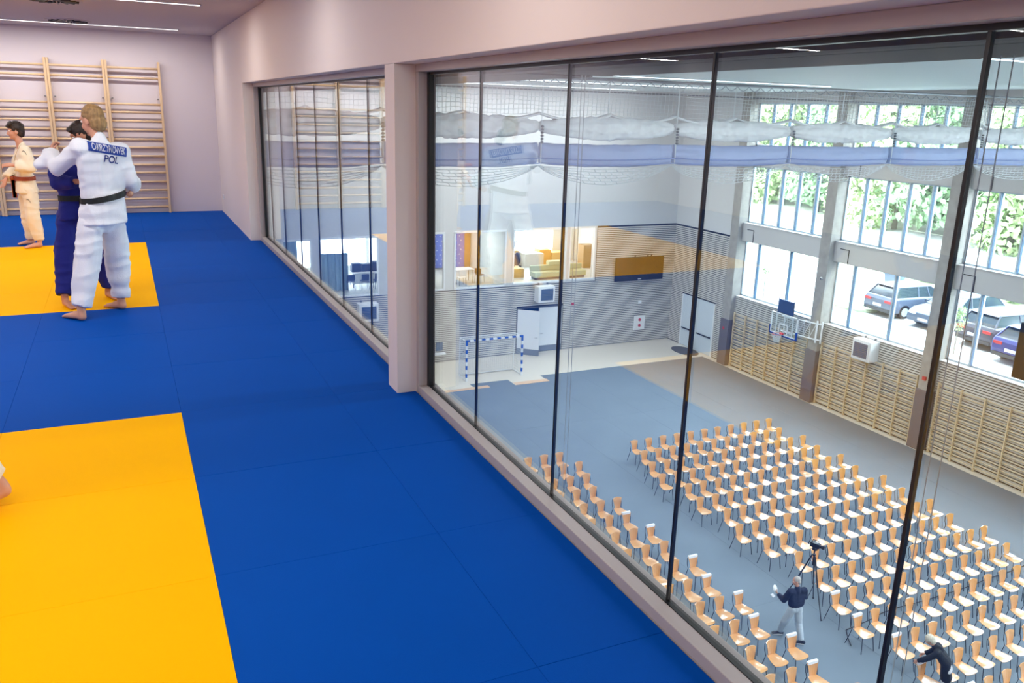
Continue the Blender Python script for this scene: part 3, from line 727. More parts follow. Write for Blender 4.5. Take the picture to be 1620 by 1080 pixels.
def head(body, root, c, f, skin, hair, s=1.0, style='short'):
    c=Vector(c); Rm=frame(f); P=lambda x,y,z: c+Rm@Vector((x,y,z))*s
    ellm(body,P(0,-.012,.022),Rm,.076*s,.096*s,.098*s); ellm(body,P(0,.03,-.045),Rm,.056*s,.062*s,.07*s)
    body.capsule(P(0,.045,-.09),P(0,.075,-.095),.026*s,.018*s,10)                       # chin
    body.capsule(P(0,.084,.012),P(0,.107,-.028),.010*s,.014*s,8)                        # nose
    for sx in (-1,1):
        ellm(body,P(sx*.077,-.005,-.015),Rm,.010*s,.02*s,.033*s,10,6)                   # ears
        body.capsule(P(sx*.015,.088,.034),P(sx*.05,.073,.034),.010*s,.008*s,8)          # brows
        body.capsule(P(sx*.042,.06,-.03),P(sx*.03,.07,-.04),.022*s,.02*s,8)
    for sx in (-1,1):
        e=MB(); e.ell((0,0,0),.0125*s,.0125*s,.011*s,n=10,k=6); o=e.build('eye',EYEW,root,smooth=True); o.location=P(sx*.032,.074,.012)-root.location
        e=MB(); e.ell((0,0,0),.0065*s,.0065*s,.0065*s,n=8,k=5); q=e.build('pupil',EYED,o,smooth=True); q.location=Rm@Vector((0,.0085,0))*s
    m=MB(); m.capsule(P(-.02,.086,-.058),P(.02,.086,-.058),.007*s,.007*s,8); o=m.build('mouth',LIP,root,smooth=True); o.location=-root.location
    h=MB()
    if style=='short':
        ellm(h,P(0,-.022,.036),Rm,.086*s,.100*s,.098*s); ellm(h,P(0,-.055,-.02),Rm,.075*s,.062*s,.075*s)
        h.capsule(P(-.05,.062,.085),P(.05,.062,.085),.028*s,.028*s,8)
    elif style=='floppy':
        ellm(h,P(0,-.022,.040),Rm,.090*s,.104*s,.103*s); ellm(h,P(0,-.055,-.02),Rm,.079*s,.064*s,.078*s)
        for k in (-2,-1,0,1,2): h.capsule(P(k*.026,.04,.11),P(k*.03,.095,.07),.034*s,.014*s,8)
    elif style=='cropped':
        ellm(h,P(0,-.024,.032),Rm,.081*s,.096*s,.094*s); ellm(h,P(0,-.055,-.02),Rm,.072*s,.056*s,.07*s)
    elif style=='nape':
        ellm(h,P(0,-.026,.034),Rm,.084*s,.096*s,.098*s); ellm(h,P(0,-.052,-.03),Rm,.078*s,.062*s,.085*s)
    elif style=='bob':
        ellm(h,P(0,-.022,.036),Rm,.094*s,.108*s,.104*s); ellm(h,P(0,-.045,-.035),Rm,.092*s,.074*s,.085*s)
    # carve the face: shift hair mesh is kept behind the brow line
    o=remeshed(h,'hair',hair,root,.009,2,fold=.010,fs=34,stretch=.35,seed_=c.x)
    return P
def figure(name_label, J, skin, hairm, top, bottom, scale=1.0, kind='gi', belt=None, group=None, style='short', shoe=None, marks=None, headf=None, rb=1.0, zf=0):
    root=tag(empty('person',(J['feet'][0],J['feet'][1],zf)), name_label,'person',group)
    f=Vector(J['f']).normalized(); lat=f.cross(V(0,0,1)).normalized(); s=scale
    body=MB()
    wa,sh,hp=Vector(J['waist']),Vector(J['chest']),Vector(J['hips'])
    wide(body,hp,wa,.09*s,.07*s,.085*s,.08*s,lat); wide(body,wa,sh,.07*s,.12*s,.08*s,.08*s,lat)
    nk=Vector(J['neck']); hd=Vector(J['head'])
    body.capsule(sh+V(0,0,.02),nk,.06*s,.052*s); body.capsule(nk,hd+V(0,0,-.04*s)-f*.01,.052*s,.05*s)
    for k,side in (('L',-1),('R',1)):
        S,E,W=[Vector(J[a+k]) for a in ('sh','el','wr')]
        body.capsule(S,E,.045*s,.036*s); body.capsule(E,W,.038*s,.026*s)
        d=(W-E).normalized(); n=Vector(J.get('pn'+k,(0,0,-1))); hand(body,W+d*.01,Vector(J.get('hd'+k,d)),n,side if 'flip' not in J else -side,s*.95,J.get('curl',.9))
        H,K,A=[Vector(J[a+k]) for a in ('hip','kn','an')]
        body.capsule(H,K,.075*s,.052*s); body.capsule(K,A,.052*s,.036*s)
        if not shoe:
            hl,te,lf=J['ft'+k]; foot(body,hl,te,s,zf+.0,lf); body.capsule(A,Vector((hl[0],hl[1],zf+.05*s+lf))+ (Vector((te[0],te[1],0))-Vector((hl[0],hl[1],0))).normalized()*.04*s,.036*s,.034*s)
    P=head(body,root,hd,headf or f,skin,hairm,s,style)
    remeshed(body,'body',skin,root,.0095,2)
    if shoe:
        for k in 'LR':
            hl,te,lf=J['ft'+k]; m=MB(); A=Vector(J['an'+k])
            foot(m,hl,te,s*1.18,zf+.012,lf); m.capsule(A,Vector((hl[0],hl[1],zf+.06)),.042*s,.045*s)
            o=remeshed(m,'shoe',shoe,root,.012,4)
            h_=Vector((hl[0],hl[1],0)); t_=Vector((te[0],te[1],0)); d=(t_-h_).normalized(); l=d.cross(V(0,0,1)); m=MB()
            pts=[h_-d*.01+l*.035,h_+d*.12+l*.038,t_-d*.05+l*.05,t_+d*.01,t_-d*.05-l*.05,h_+d*.12-l*.038,h_-d*.01-l*.035]
            q=m.prism([(p.x,p.y) for p in pts],'z',zf+.001,zf+.022).build('sole',white_pl,o); q.location=(0,0,0)
    # trousers
    tr=MB(); r1,r2,r3=J.get('leg',(.115,.115,.085))
    wide(tr,hp+V(0,0,-.02),wa+V(0,0,-.02),.085*s,.08*s,.12*s,.105*s,lat)
    for k in 'LR':
        H,K,A=[Vector(J[a+k]) for a in ('hip','kn','an')]; d=(A-K).normalized()
        tr.capsule(H,K,r1*s,r2*s); tr.capsule(K,K.lerp(A,.55),r2*s,(r2*.4+r3*.6)*s)
        tr.tube([K.lerp(A,.45),K.lerp(A,.75),A-d*.0],[(r2*.4+r3*.6)*s,r3*1.03*s,r3*s],18)
    remeshed(tr,'trousers',bottom,root,.012,5,fold=.020*rb,fs=8,seed_=hp.x*3)
    # top
    jk=MB()
    sl,sc_=J.get('sleeve',(.085,.075))
    tw=J.get('tw',.105)
    wide(jk,wa+V(0,0,-.0),sh,.095*s,.135*s,tw*s,.10*s,lat)
    if 'low' in J: wide(jk,wa,Vector(J['low']),.10*s,J.get('lw',.115)*s,.108*s,J.get('lr',.125)*s,lat)
    if 'skirt' in J:
        c,ax,ay=J['skirt']; yw=math.atan2(lat.y,lat.x); c=Vector(c); jk.loft([(wa+V(0,0,.02),.165*s,.115*s,yw),(wa.lerp(c,.5),.188*s,.135*s,yw),(c,ax*s,ay*s,yw)])
    jk.capsule(sh+V(0,0,.05)-f*.02,nk-V(0,0,.015)-f*.01,.085*s,.066*s)
    for k in 'LR':
        S,E,W=[Vector(J[a+k]) for a in ('sh','el','wr')]
        jk.capsule(sh.lerp(S,.6)+V(0,0,.0),S,.095*s,.085*s); jk.capsule(S,E,sl*1.05*s,sl*.95*s); d=(W-E).normalized()
        jk.capsule(E,E.lerp(W,.5),sl*.95*s,sl*.9*s); jk.tube([E.lerp(W,.2),E.lerp(W,.6),W-d*.01],[sl*.85*s,sc_*s,sc_*s*1.02],18)
        if 'cuff'+k in J: jk.capsule(E.lerp(W,.7),Vector(J['cuff'+k]),sc_*.9*s,.045*s)
    remeshed(jk,'jacket' if kind=='gi' else 'coat' if kind=='coat' else 'jumper',top,root,.012,5,fold=.018*rb,fs=7.5,seed_=sh.x*5)
    if belt:
        m=MB(); rings=[]
        N=28; bw=.024; bc=wa+V(0,0,-.02); tl=J.get('btilt',0)
        ro,ri=[],[]
        ax=(.095+tw*1.0)*s+.006; ay=tw*s+.012
        if 'skirt' in J: ax=.196*s; ay=.142*s
        for zz,ex in ((-bw,0),(bw,0),(bw,-.02),(-bw,-.02)):
            rings.append([bc+lat*(ax+ex)*math.cos(i*2*math.pi/N)+f*(ay+ex)*math.sin(i*2*math.pi/N)+V(0,0,zz+tl*math.cos(i*2*math.pi/N)) for i in range(N)])
        rings.append(rings[0]); m.rings(rings,cap=False); b=m.build('belt',belt,root,smooth=False); b.location=-root.location
        kn=MB(); kc=bc+f*(ay+.01); kn.ell(kc,.035,.035,.026,n=10,k=6)
        for sx in (-1,1): kn.box(0,0,0,0,0,0) if False else kn.prism([((kc+lat*sx*.01).x-.018+sx*.0,(kc).y-.006),((kc+lat*sx*.01).x+.018,(kc).y-.006),((kc+lat*sx*.04).x+.018,(kc).y+.006),((kc+lat*sx*.04).x-.018,(kc).y+.006)],'z',kc.z-.24,kc.z)
        q=kn.build('belt_knot',belt,b)
    if kind=='gi':
        jo=[o for o in root.children if o.name.startswith('jacket')][0]
        bv=BVHTree.FromPolygons([v.co.copy() for v in jo.data.vertices],[tuple(p.vertices) for p in jo.data.polygons])
        for sx in (-1,1):
            m=MB(); pts=[]
            for u in range(11):
                u/=10; p=nk.lerp(wa,u)+lat*sx*(.055*(1-u)-.03*u)*s; h=bv.ray_cast(p+f*.6,-f)
                if h[0] is not None: pts.append(h[0])
            if len(pts)>3:
                L=[p-lat*.022*s+f*.006 for p in pts]; Rr=[p+lat*.022*s+f*.006 for p in pts]; B=[p+f*-.012 for p in pts]
                m.rings([[a_,b_,c_] for a_,b_,c_ in zip(L,Rr,B)]); q=m.build('lapel',top,root); q.location=-root.location
    return root,P
skinA=mat('skin_light',(206,150,124),.55,var=.05,vscale=12); skinB=mat('skin_tan',(196,136,106),.55,var=.05,vscale=12)
gi_w=mat('white_gi_cotton',(226,230,238),.85,var=.03,bump=.25,bscale=160,sheen=.2); gi_c=mat('cream_gi_cotton',(236,222,196),.85,var=.03,bump=.25,bscale=160,sheen=.2); gi_b=mat('blue_gi_cotton',(10,22,118),.85,var=.05,bump=.25,bscale=160)
blond=mat('blond_hair',(150,118,76),.6,var=.3,vscale=60,stretch=(1,1,.2)); darkh=mat('dark_brown_hair',(42,30,24),.6,var=.3,vscale=60,stretch=(1,1,.2)); greyh=mat('grey_hair',(176,170,164),.7,var=.15,vscale=50)
blk=mat('black_belt',(16,20,22),.7); redb=mat('orange_brown_belt',(150,66,34),.7)
# judoka in white, back to the camera
fW=(-.55,.83,0)
rootW,_=figure('person in white judo uniform with black belt, back turned, gripping a partner',
 dict(f=fW,feet=(-.3,8.0),hips=(-.20,8.02,.86),waist=(-.175,8.02,1.05),chest=(-.15,8.0,1.375),neck=(-.17,8.02,1.53),head=(-.20,8.05,1.662),
  shL=(-.305,7.91,1.44),elL=(-.50,8.03,1.27),wrL=(-.545,8.25,1.365),cuffL=(-.64,8.17,1.29),hdL=(.1,.5,.8),pnL=(.6,.3,.2),
  shR=(-.005,8.09,1.395),elR=(.055,8.10,1.15),wrR=(.06,8.33,1.10),
  hipL=(-.285,7.97,.84),knL=(-.35,7.93,.48),anL=(-.43,7.83,.115),hipR=(-.12,8.07,.84),knR=(-.115,8.15,.47),anR=(-.12,8.17,.11),
  skirt=((-.205,8.02,.80),.205,.155),leg=(.098,.108,.084),ftL=((-.405,7.77),(-.575,7.995),.0),ftR=((-.085,8.11),(-.255,8.29),.0),sleeve=(.072,.078),btilt=.03,tw=.105,curl=1.3),
 skinA,blond,gi_w,gi_w,1.0,'gi',blk,style='nape',headf=(-.7,.65,-.3))
# name patch and letters on the back: cloth patch curved over the shoulder blades
def text_mesh(txt,size,m,name,parent,origin,xd,yd,nrm,depth=.004,bend=None,width=None):
    cu_=bpy.data.curves.new(name,'FONT'); cu_.body=txt; cu_.size=size; cu_.align_x='CENTER'; cu_.align_y='CENTER'; cu_.extrude=.001; cu_.offset=size*.012
    o=bpy.data.objects.new(name,cu_); C.objects.link(o); dg=bpy.context.evaluated_depsgraph_get(); dg.update()
    me=bpy.data.meshes.new_from_object(o.evaluated_get(dg)); bpy.data.objects.remove(o)
    xs=[v.co.x for v in me.vertices]; sc2=(width/(max(xs)-min(xs))) if width else 1
    for v in me.vertices:
        c=v.co; v.co=Vector(origin)+Vector(xd)*c.x*sc2+Vector(yd)*c.y+Vector(nrm)*(depth+c.z)
    me.materials.clear(); me.materials.append(m); ob=bpy.data.objects.new(name,me); C.objects.link(ob); ob.parent=parent; ob.location=-parent.location; return ob
def wrap(ob, jacket, f, off):
    bv=BVHTree.FromPolygons([v.co.copy() for v in jacket.data.vertices],[tuple(p.vertices) for p in jacket.data.polygons])
    f=Vector(f).normalized()
    hits=[]
    for v in ob.data.vertices:
        h=bv.ray_cast(v.co-f*.6,f)
        hits.append(h[0])
    for v,h in zip(ob.data.vertices,hits):
        if h is not None: v.co=h-f*(off+(v.co-Vector(v.co)).length)
jW=[o for o in rootW.children if o.name.startswith('jacket')][0]
latW=Vector(fW).normalized().cross(V(0,0,1)).normalized()
xd=(latW*.975+V(0,0,-.18)).normalized(); yd=(V(0,0,1)*.975+latW*.22).normalized(); nb=-Vector(fW).normalized()
oc=Vector((-.150,7.93,1.432))+latW*.048
m=MB(); vs=[];fs=[]; NX,NY=24,4
for i in range(NX+1):
    for j in range(NY+1): vs.append(oc+xd*(-.17+.34*i/NX)+yd*(-.040+.080*j/NY))
for i in range(NX):
    for j in range(NY): a=i*(NY+1)+j; fs.append((a,a+NY+1,a+NY+2,a+1))
pb=mat('patch_blue',(24,60,150),.7)
pt=m.add(vs,fs).build('name_patch',pb,rootW); pt.location=-rootW.location; wrap(pt,jW,fW,.005); pt['label']='blue name patch with white letters'
tx=text_mesh('O.KRZYNOWEK',.082,paper,'name_lettering',pt,oc,xd,yd,nb,width=.295); tx.location=(0,0,0); wrap(tx,jW,fW,.012)
tx=text_mesh('POL',.085,pb,'country_lettering',rootW,oc-V(0,0,.088)+latW*.012,xd,yd,nb,width=.125); wrap(tx,jW,fW,.006)
# partner in blue, mostly hidden
figure('person in blue judo uniform, dark haired, held by the white uniformed partner',
 dict(f=(.35,-.93,0),feet=(-.4,8.6),hips=(-.41,8.60,.82),waist=(-.38,8.58,.99),chest=(-.37,8.50,1.23),neck=(-.345,8.47,1.38),head=(-.305,8.42,1.53),skirt=((-.41,8.60,.77),.2,.155),
  shR=(-.53,8.50,1.28),elR=(-.53,8.34,1.12),wrR=(-.37,8.22,1.14),hdR=(.8,-.2,.0),pnR=(.6,.2,-.4),
  shL=(-.20,8.52,1.28),elL=(-.03,8.48,1.13),wrL=(.03,8.28,1.07),pnL=(-.6,.0,-.2),
  hipR=(-.49,8.60,.80),knR=(-.55,8.55,.46),anR=(-.585,8.42,.10),hipL=(-.33,8.62,.80),knL=(-.25,8.72,.44),anL=(-.225,8.70,.09),
  leg=(.105,.10,.078),ftR=((-.60,8.46),(-.50,8.24),.0),ftL=((-.25,8.74),(-.14,8.53),.0),sleeve=(.075,.07),tw=.105,curl=1.2),
 skinB,darkh,gi_b,gi_b,.92,'gi',blk,style='short',headf=(-.88,-.02,-.48))
# boy in cream
rootB,_=figure('person in cream judo uniform with orange brown belt standing by the wall bars',
 dict(f=(-.97,-.18,0),feet=(-1.12,12.1),hips=(-1.115,12.11,.74),waist=(-1.125,12.11,.88),chest=(-1.12,12.11,1.14),neck=(-1.13,12.10,1.28),head=(-1.16,12.09,1.43),skirt=(( -1.12,12.11,.68),.19,.15),
  shL=(-1.075,11.96,1.185),elL=(-1.03,11.92,1.00),wrL=(-1.21,11.90,1.03),hdL=(-1,-.1,.05),pnL=(0,.5,-.6),
  shR=(-1.13,12.27,1.185),elR=(-1.22,12.30,.97),wrR=(-1.33,12.14,.85),hdR=(-.3,-.1,-.8),pnR=(-.3,-.6,.1),
  hipL=(-1.09,12.04,.72),knL=(-1.08,12.01,.39),anL=(-1.04,12.01,.09),hipR=(-1.13,12.19,.72),knR=(-1.16,12.23,.38),anR=(-1.15,12.30,.08),
  leg=(.105,.10,.078),ftL=((-1.01,12.0),(-1.22,11.93),.0),ftR=((-1.11,12.30),(-1.32,12.25),.0),sleeve=(.085,.082),tw=.105,curl=.9),
 skinA,darkh,gi_c,gi_c,.86,'gi',redb,style='floppy',headf=(-.98,-.15,-.1))
# stepping figure cut by the left edge (mainly heel and cuff in view)
figure('person in cream judo uniform stepping out of the left edge, heel on the yellow mat',
 dict(f=(-.97,-.2,0),feet=(-.9,4.1),hips=(-1.08,4.08,.88),waist=(-1.10,4.07,1.05),chest=(-1.13,4.06,1.33),neck=(-1.16,4.05,1.50),head=(-1.20,4.03,1.66),skirt=((-1.08,4.08,.80),.2,.155),
  shL=(-1.1,3.88,1.39),elL=(-1.12,3.80,1.12),wrL=(-1.3,3.82,1.0),shR=(-1.16,4.26,1.39),elR=(-1.14,4.34,1.12),wrR=(-1.32,4.3,1.0),
  hipL=(-1.09,3.98,.86),knL=(-1.22,3.95,.48),anL=(-1.22,3.93,.09),hipR=(-1.07,4.17,.86),knR=(-.93,4.18,.47),anR=(-.66,4.17,.125),
  leg=(.12,.11,.075),ftL=((-1.18,3.93),(-1.43,3.88),.0),ftR=((-.60,4.17),(-.83,4.09),.045),sleeve=(.088,.082),tw=.11),
 skinA,darkh,gi_c,gi_c,1.0,'gi',blk,style='short')
# man in the hall
H0=HF+.012
def hz(d): 
    return {k:((v[0],v[1],v[2]+H0) if isinstance(v,tuple) and len(v)==3 and not isinstance(v[0],tuple) and k not in ('f','hdL','hdR','pnL','pnR','leg') else v) for k,v in d.items()}
navy_k=mat('navy_knit',(18,26,50),.85,bump=.2,bscale=200); jeans=mat('pale_grey_jeans',(176,186,196),.8); shoeb=mat('black_shoe',(18,18,22),.5)
figure('person in navy jumper and pale trousers walking in the aisle, holding a white plate',
 hz(dict(f=(.22,.97,0),feet=(14.65,13.7),hips=(14.67,13.72,.93),waist=(14.67,13.72,1.06),chest=(14.665,13.73,1.36),neck=(14.66,13.74,1.52),head=(14.64,13.77,1.675),low=(14.67,13.72,.96),lw=.085,lr=.10,
  shL=(14.46,13.77,1.41),elL=(14.37,13.85,1.14),wrL=(14.40,14.08,1.17),hdL=(0,.9,.2),pnL=(.5,0,.6),
  shR=(14.86,13.68,1.41),elR=(14.98,13.74,1.15),wrR=(14.90,13.97,1.08),pnR=(-.5,0,.5),
  hipL=(14.58,13.73,.90),knL=(14.50,13.86,.50),anL=(14.53,13.99,.11),hipR=(14.76,13.71,.90),knR=(14.79,13.66,.48),anR=(14.76,13.48,.10),
  leg=(.11,.095,.078),ftL=((14.585,13.97),(14.34,14.10),.0),ftR=((14.80,13.42),(14.60,13.58),.0),sleeve=(.08,.06),tw=.14,curl=1.3)),
 skinA,greyh,navy_k,jeans,1.0,'jumper',None,style='cropped',shoe=shoeb,headf=(-.8,.6,-.25),zf=H0,rb=.6)
t=MB().tube([(0,0,-.006),(0,0,.0),(0,0,.012)],[.07,.105,.115],24).build('plate',white_pl,smooth=True,loc=(14.38,14.20,H0+1.25)); t.rotation_euler=(math.radians(62),0,math.radians(30))
tag(t,'round white plate held up by the man in the navy jumper','plate')
t=MB().box(-.07,-.05,0,.07,.05,.01).box(-.06,-.04,.01,.05,.045,.018).build('paper_napkin',paper,loc=(14.30,14.17,H0+1.10)); t.rotation_euler=(.5,.2,.4)
tag(t,'small white paper in the left hand of the man in the navy jumper','paper')
# woman leaning on a chair
blackc=mat('black_knit',(16,18,22),.85); pal=mat('pale_trousers',(196,192,196),.8); silver=mat('silver_hair',(198,190,172),.7,var=.15,vscale=50)
figure('person with silver hair in long black cardigan bending over a chair',
 hz(dict(f=(-.62,.78,0),feet=(16.3,10.55),hips=(16.30,10.56,.86),waist=(16.27,10.60,1.00),chest=(16.16,10.74,1.22),neck=(16.10,10.84,1.33),head=(16.06,10.93,1.42),low=(16.31,10.55,.62),lw=.085,lr=.13,
  shL=(16.02,10.66,1.24),elL=(15.90,10.83,1.02),wrL=(15.84,11.00,.88),hdL=(-.1,.3,-.8),pnL=(.2,.2,-.3),
  shR=(16.30,10.86,1.24),elR=(16.36,11.0,1.02),wrR=(16.25,11.12,.88),hdR=(-.2,.5,-.5),pnR=(-.3,.2,-.4),
  hipL=(16.23,10.52,.84),knL=(16.23,10.50,.48),anL=(16.25,10.48,.10),hipR=(16.37,10.60,.84),knR=(16.37,10.56,.48),anR=(16.36,10.56,.10),
  leg=(.085,.075,.06),ftL=((16.29,10.44),(16.18,10.58),.0),ftR=((16.39,10.50),(16.28,10.66),.0),sleeve=(.07,.055),tw=.125,curl=1.0)),
 skinA,silver,blackc,pal,1.0,'coat',None,style='bob',shoe=shoeb,headf=(-.5,.6,-.65),zf=H0,rb=.5)
# printed marks on the cream uniform
for nm_,x,z in (('jacket',-1.075,1.19),('trousers',-1.10,.60)):
    jo=[o for o in rootB.children if o.name.startswith(nm_)][0]
    bv=BVHTree.FromPolygons([v.co.copy() for v in jo.data.vertices],[tuple(p.vertices) for p in jo.data.polygons])
    pts=[]
    for u in range(6):
        h=bv.ray_cast(Vector((x-.024+.0095*u,11.3,z+.012-.0010*(u-1.5)**2*4)),Vector((0,1,0)))
        if h[0] is not None: pts.append(h[0]+Vector((0,-.003,0)))
    if len(pts)>2: q=MB().tube(pts,[.001,.003,.0035,.0035,.003,.0015][:len(pts)],6).build('printed_mark',black_pl,rootB); q.location=-rootB.location

# ------------------------------------------------------------------ rooms behind the far wall
RZ=-7.28
card=mat('cardboard',(206,168,112),.8); cardd=mat('brown_cardboard',(160,128,92),.8); sage=mat('pale_green_upholstery',(186,190,156),.8)
def crate(name,label,x,y,w,d,h,m,z=RZ,rz=0,group='boxes in the room behind the glass'):
    t=tag(empty(name,(x,y,z),rz),label,'box',group)
    MB().box(-w/2,-d/2,0,w/2,d/2,h).build('carton', m, t, bevel=.01)
    MB().box(-w/2,-.03,h,w/2,.03,h+.004).build('tape', mat('tape',(220,190,140),.4), t)
    return t
crate('cardboard_box','large wrapped grey and tan box behind the green bench',22.2,44.9,1.25,.9,.8,mat('grey_wrap',(190,180,165),.6))
crate('cardboard_box','tan cardboard box on the right behind the green bench',24.05,45.2,.95,.8,.75,card)
crate('cardboard_box','orange tan cardboard box between the two large ones',23.15,45.3,.8,.8,.95,mat('orange_card',(222,160,84),.8))
crate('cardboard_box','flat cardboard box lying behind the green bench middle',22.4,43.0,1.4,.6,.35,card)
crate('cardboard_box','brown box stacked high by the right window',25.3,43.6,.8,.7,1.4,cardd)
crate('cardboard_box','low tan box at the left end of the green bench',19.85,42.1,.7,.8,.5,card)
t=tag(empty('upholstered_bench',(21.9,41.1,RZ)),'long pale green upholstered bench behind the office window','bench')
MB().box(-1.5,-.35,.12,1.8,.35,.42).build('seat', sage, t, bevel=.04); MB().box(-1.5,.2,.42,1.8,.38,.72).build('backrest', sage, t, bevel=.03); MB().box(-1.4,-.3,0,1.7,.3,.12).build('base', mat('navy_base',(70,85,110),.6), t)
tag(MB().box(-.6,-.2,0,.6,.2,.22).build('seat_cushion', sage, loc=(22.1,41.38,RZ+.72), bevel=.03),'pale cushion block lying on the green bench back','cushion')
t=tag(empty('pushchair',(20.9,44.2,RZ)),'dark blue folded pushchair beside the wrapped box','pushchair')
MB().ell((0,0,.6),.24,.2,.4,n=12,k=8).build('canopy', mat('navy_fabric',(40,52,80),.8), t, smooth=True); MB().tube([(-.2,0,.1),(.1,0,.9),(.25,0,1.0)],.02,6).tube([(.2,0,.1),(-.1,0,.5)],.02,6).build('frame', steel_dark, t)
for sx in (-.2,.2): MB().tube([(sx,-.03,.1),(sx,.03,.1)],.1,12).build('wheel', black_pl, t)
t=tag(empty('banner',(17.1,45.3,RZ)),'blue sponsor backdrop banner with small white marks','banner')
MB().box(-1.1,-.02,.1,.85,.02,2.6).build('sheet', mat('banner_blue',(92,118,215),.6), t)
MB().box(.85,-.05,.0,1.2,.05,2.6).build('side_panel', mat('side_wood',(190,140,100),.6), t)
for i in range(6):
    for j in range(9): MB().box(-1.0+i*.3+(j%2)*.1,-.028,.3+j*.27,-1.05+i*.3+.1+(j%2)*.1,-.02,.36+j*.27).build('mark', paper, t)
def table(x,y,w,d,label,m,cloth=False):
    t=tag(empty('table',(x,y,RZ)),label,'table','tables in the rooms behind the glass')
    MB().box(-w/2,-d/2,.72,w/2,d/2,.75).build('tabletop', m, t, bevel=.008)
    for sx in (-1,1):
        for sy in (-1,1): MB().tube([(sx*(w/2-.06),sy*(d/2-.06),0),(sx*(w/2-.06),sy*(d/2-.06),.72)],.02,6).build('leg', steel_dark, t)
    if cloth:
        c=tag(MB().box(x-w/2-.02,y-d/2-.02,RZ+.751,x+w/2+.02,y+d/2+.02,RZ+.757).box(x-w/2-.02,y-d/2-.03,RZ+.2,x+w/2+.02,y-d/2-.022,RZ+.757).box(x-w/2-.03,y-d/2-.02,RZ+.2,x-w/2-.022,y+d/2+.02,RZ+.757).build('tablecloth', white_fab),'white cloth over '+label,'tablecloth','white tablecloths')
    return t
table(16.2,41.5,1.4,.8,'white table in front of the blue banner',white_pl)
def small_chair(x,y,rz,label,m,group):
    t=tag(empty('shell_chair',(x,y,RZ),rz),label,'chair',group)
    MB().box(-.21,-.2,.43,.21,.2,.46).build('seat', m, t, bevel=.012); MB().box(-.2,.17,.5,.2,.2,.82).build('backrest', m, t, bevel=.012)
    for sx in (-.18,.18):
        for sy in (-.17,.17): MB().tube([(sx*1.1,sy*1.15,0),(sx,sy,.43)],.011,5).build('leg', steel_dark, t)
    return t
small_chair(16.0,40.75,math.pi,'white chair at the table before the blue banner',white_pl,'chairs in the banner room')
small_chair(17.2,41.1,2.2,'brown wooden chair right of the white table',mat('brown_wood',(120,84,56),.5),'chairs in the banner room')
small_chair(19.0,41.2,1.2,'dark chair at the left edge of the box room',steel_dark,'chair in the box room')
# dining room left
table(11.2,42.2,1.7,.9,'long table seen through the left partition window',white_pl,True)
table(7.4,42.6,1.2,.9,'small table seen at the far left partition window',white_pl,True)
navy=mat('navy_shell',(38,52,76),.5)
for k,(x,lab) in enumerate(((10.85,'navy shell chair at the white clothed table, leftmost'),(11.55,'navy shell chair at the white clothed table, right one'),(10.1,'navy shell chair left of the clothed table'))):
    small_chair(x,41.3,math.pi,lab,navy,'navy chairs at the clothed table')
for k,(x,w_,h_) in enumerate(((10.65,.5,.45),(11.2,.5,.4),(11.75,.5,.5))):
    crate('storage_crate',['left','middle','right'][k]+' dark blue crate on the clothed table',x,42.3,w_,.4,h_,navy,RZ+.757,group='dark crates on the clothed table')
def drape(name,label,x0,x1,y,z0,z1,m):
    mb=MB(); N=int((x1-x0)*24); f=[]; b=[]
    for i in range(N+1):
        x=x0+(x1-x0)*i/N; yy=y+.05*math.sin(i*.9)+.02*math.sin(i*2.3); f.append((x,yy)); b.append((x,yy+.02))
    mb.prism(f+list(reversed(b)),'z',z0,z1); return tag(mb.build(name,m,smooth=False),label,'curtain','curtains in the rooms behind the glass')
gauze=mat('blue_grey_drape',(150,172,186),.7)
drape('drape','blue grey drape behind the small left window',6.6,7.5,41.4,RZ,-4.3,gauze)
drape('drape','blue grey drape left in the larger partition window',8.6,10.0,41.3,RZ,-5.35,gauze)
drape('drape','pale drape behind the narrow window by the pillar',13.7,14.6,41.0,RZ,-5.0,mat('pale_drape',(205,212,214),.7))
m=MB()
for k in range(40): 
    a=random.uniform(0,6.28); h=random.uniform(.4,.9); m.tube([(0,0,0),(.2*math.cos(a),.2*math.sin(a),h*.6),(.5*math.cos(a)*random.random(),.5*math.sin(a),h)],.012,4)
t=tag(m.build('dried_branches', steel_dark, loc=(21.2,45.5,RZ+.9)),'thin dark branches standing behind the cardboard boxes','branches')
crate('cardboard_box','tan box carrying the dark branches at the back',21.2,45.5,.7,.5,.9,card)

# ------------------------------------------------------------------ outdoors
struct('ground_outside', MB().box(29.5,-60,GZ-.3,160,150,GZ-.02), mat('pale_paving',(200,200,198),.8,var=.06,vscale=.4))
grass=mat('dry_grass',(176,184,154),.9,var=.25,vscale=6,bump=.5,bscale=30)
leafm=mat('leaf_green',(168,188,136),.6,var=.3,vscale=3); leafd=mat('deep_leaf_green',(128,156,116),.6,var=.3,vscale=3); bark=mat('bark',(128,122,112),.9)
struct('trim_grass_strip', MB().box(41.5,8,GZ-.02,45,60,GZ+.04), grass)
struct('trim_grass_field', MB().box(62,-40,GZ-.02,150,140,GZ+.06), mat('dry_field',(186,190,170),.9))
def leaf_cloud(name, m, blobs, n, size):
    mb=MB(); vs=[];fs=[]
    for i in range(n):
        c,r=random.choice(blobs); d=Vector((random.gauss(0,1),random.gauss(0,1),random.gauss(0,1))).normalized(); p=Vector(c)+Vector((d.x*r[0],d.y*r[1],d.z*r[2]))*random.uniform(.6,1.05)
        a=Vector((random.gauss(0,1),random.gauss(0,1),random.gauss(0,1))).normalized(); b=a.cross(d).normalized() if a.cross(d).length>.01 else Vector((1,0,0)); s=size*random.uniform(.6,1.3)
        k=len(vs); vs+=[p-a*s, p+b*s*.55, p+a*s, p-b*s*.55]; fs.append((k,k+1,k+2,k+3))
    return mb.add(vs,fs).build(name,m)
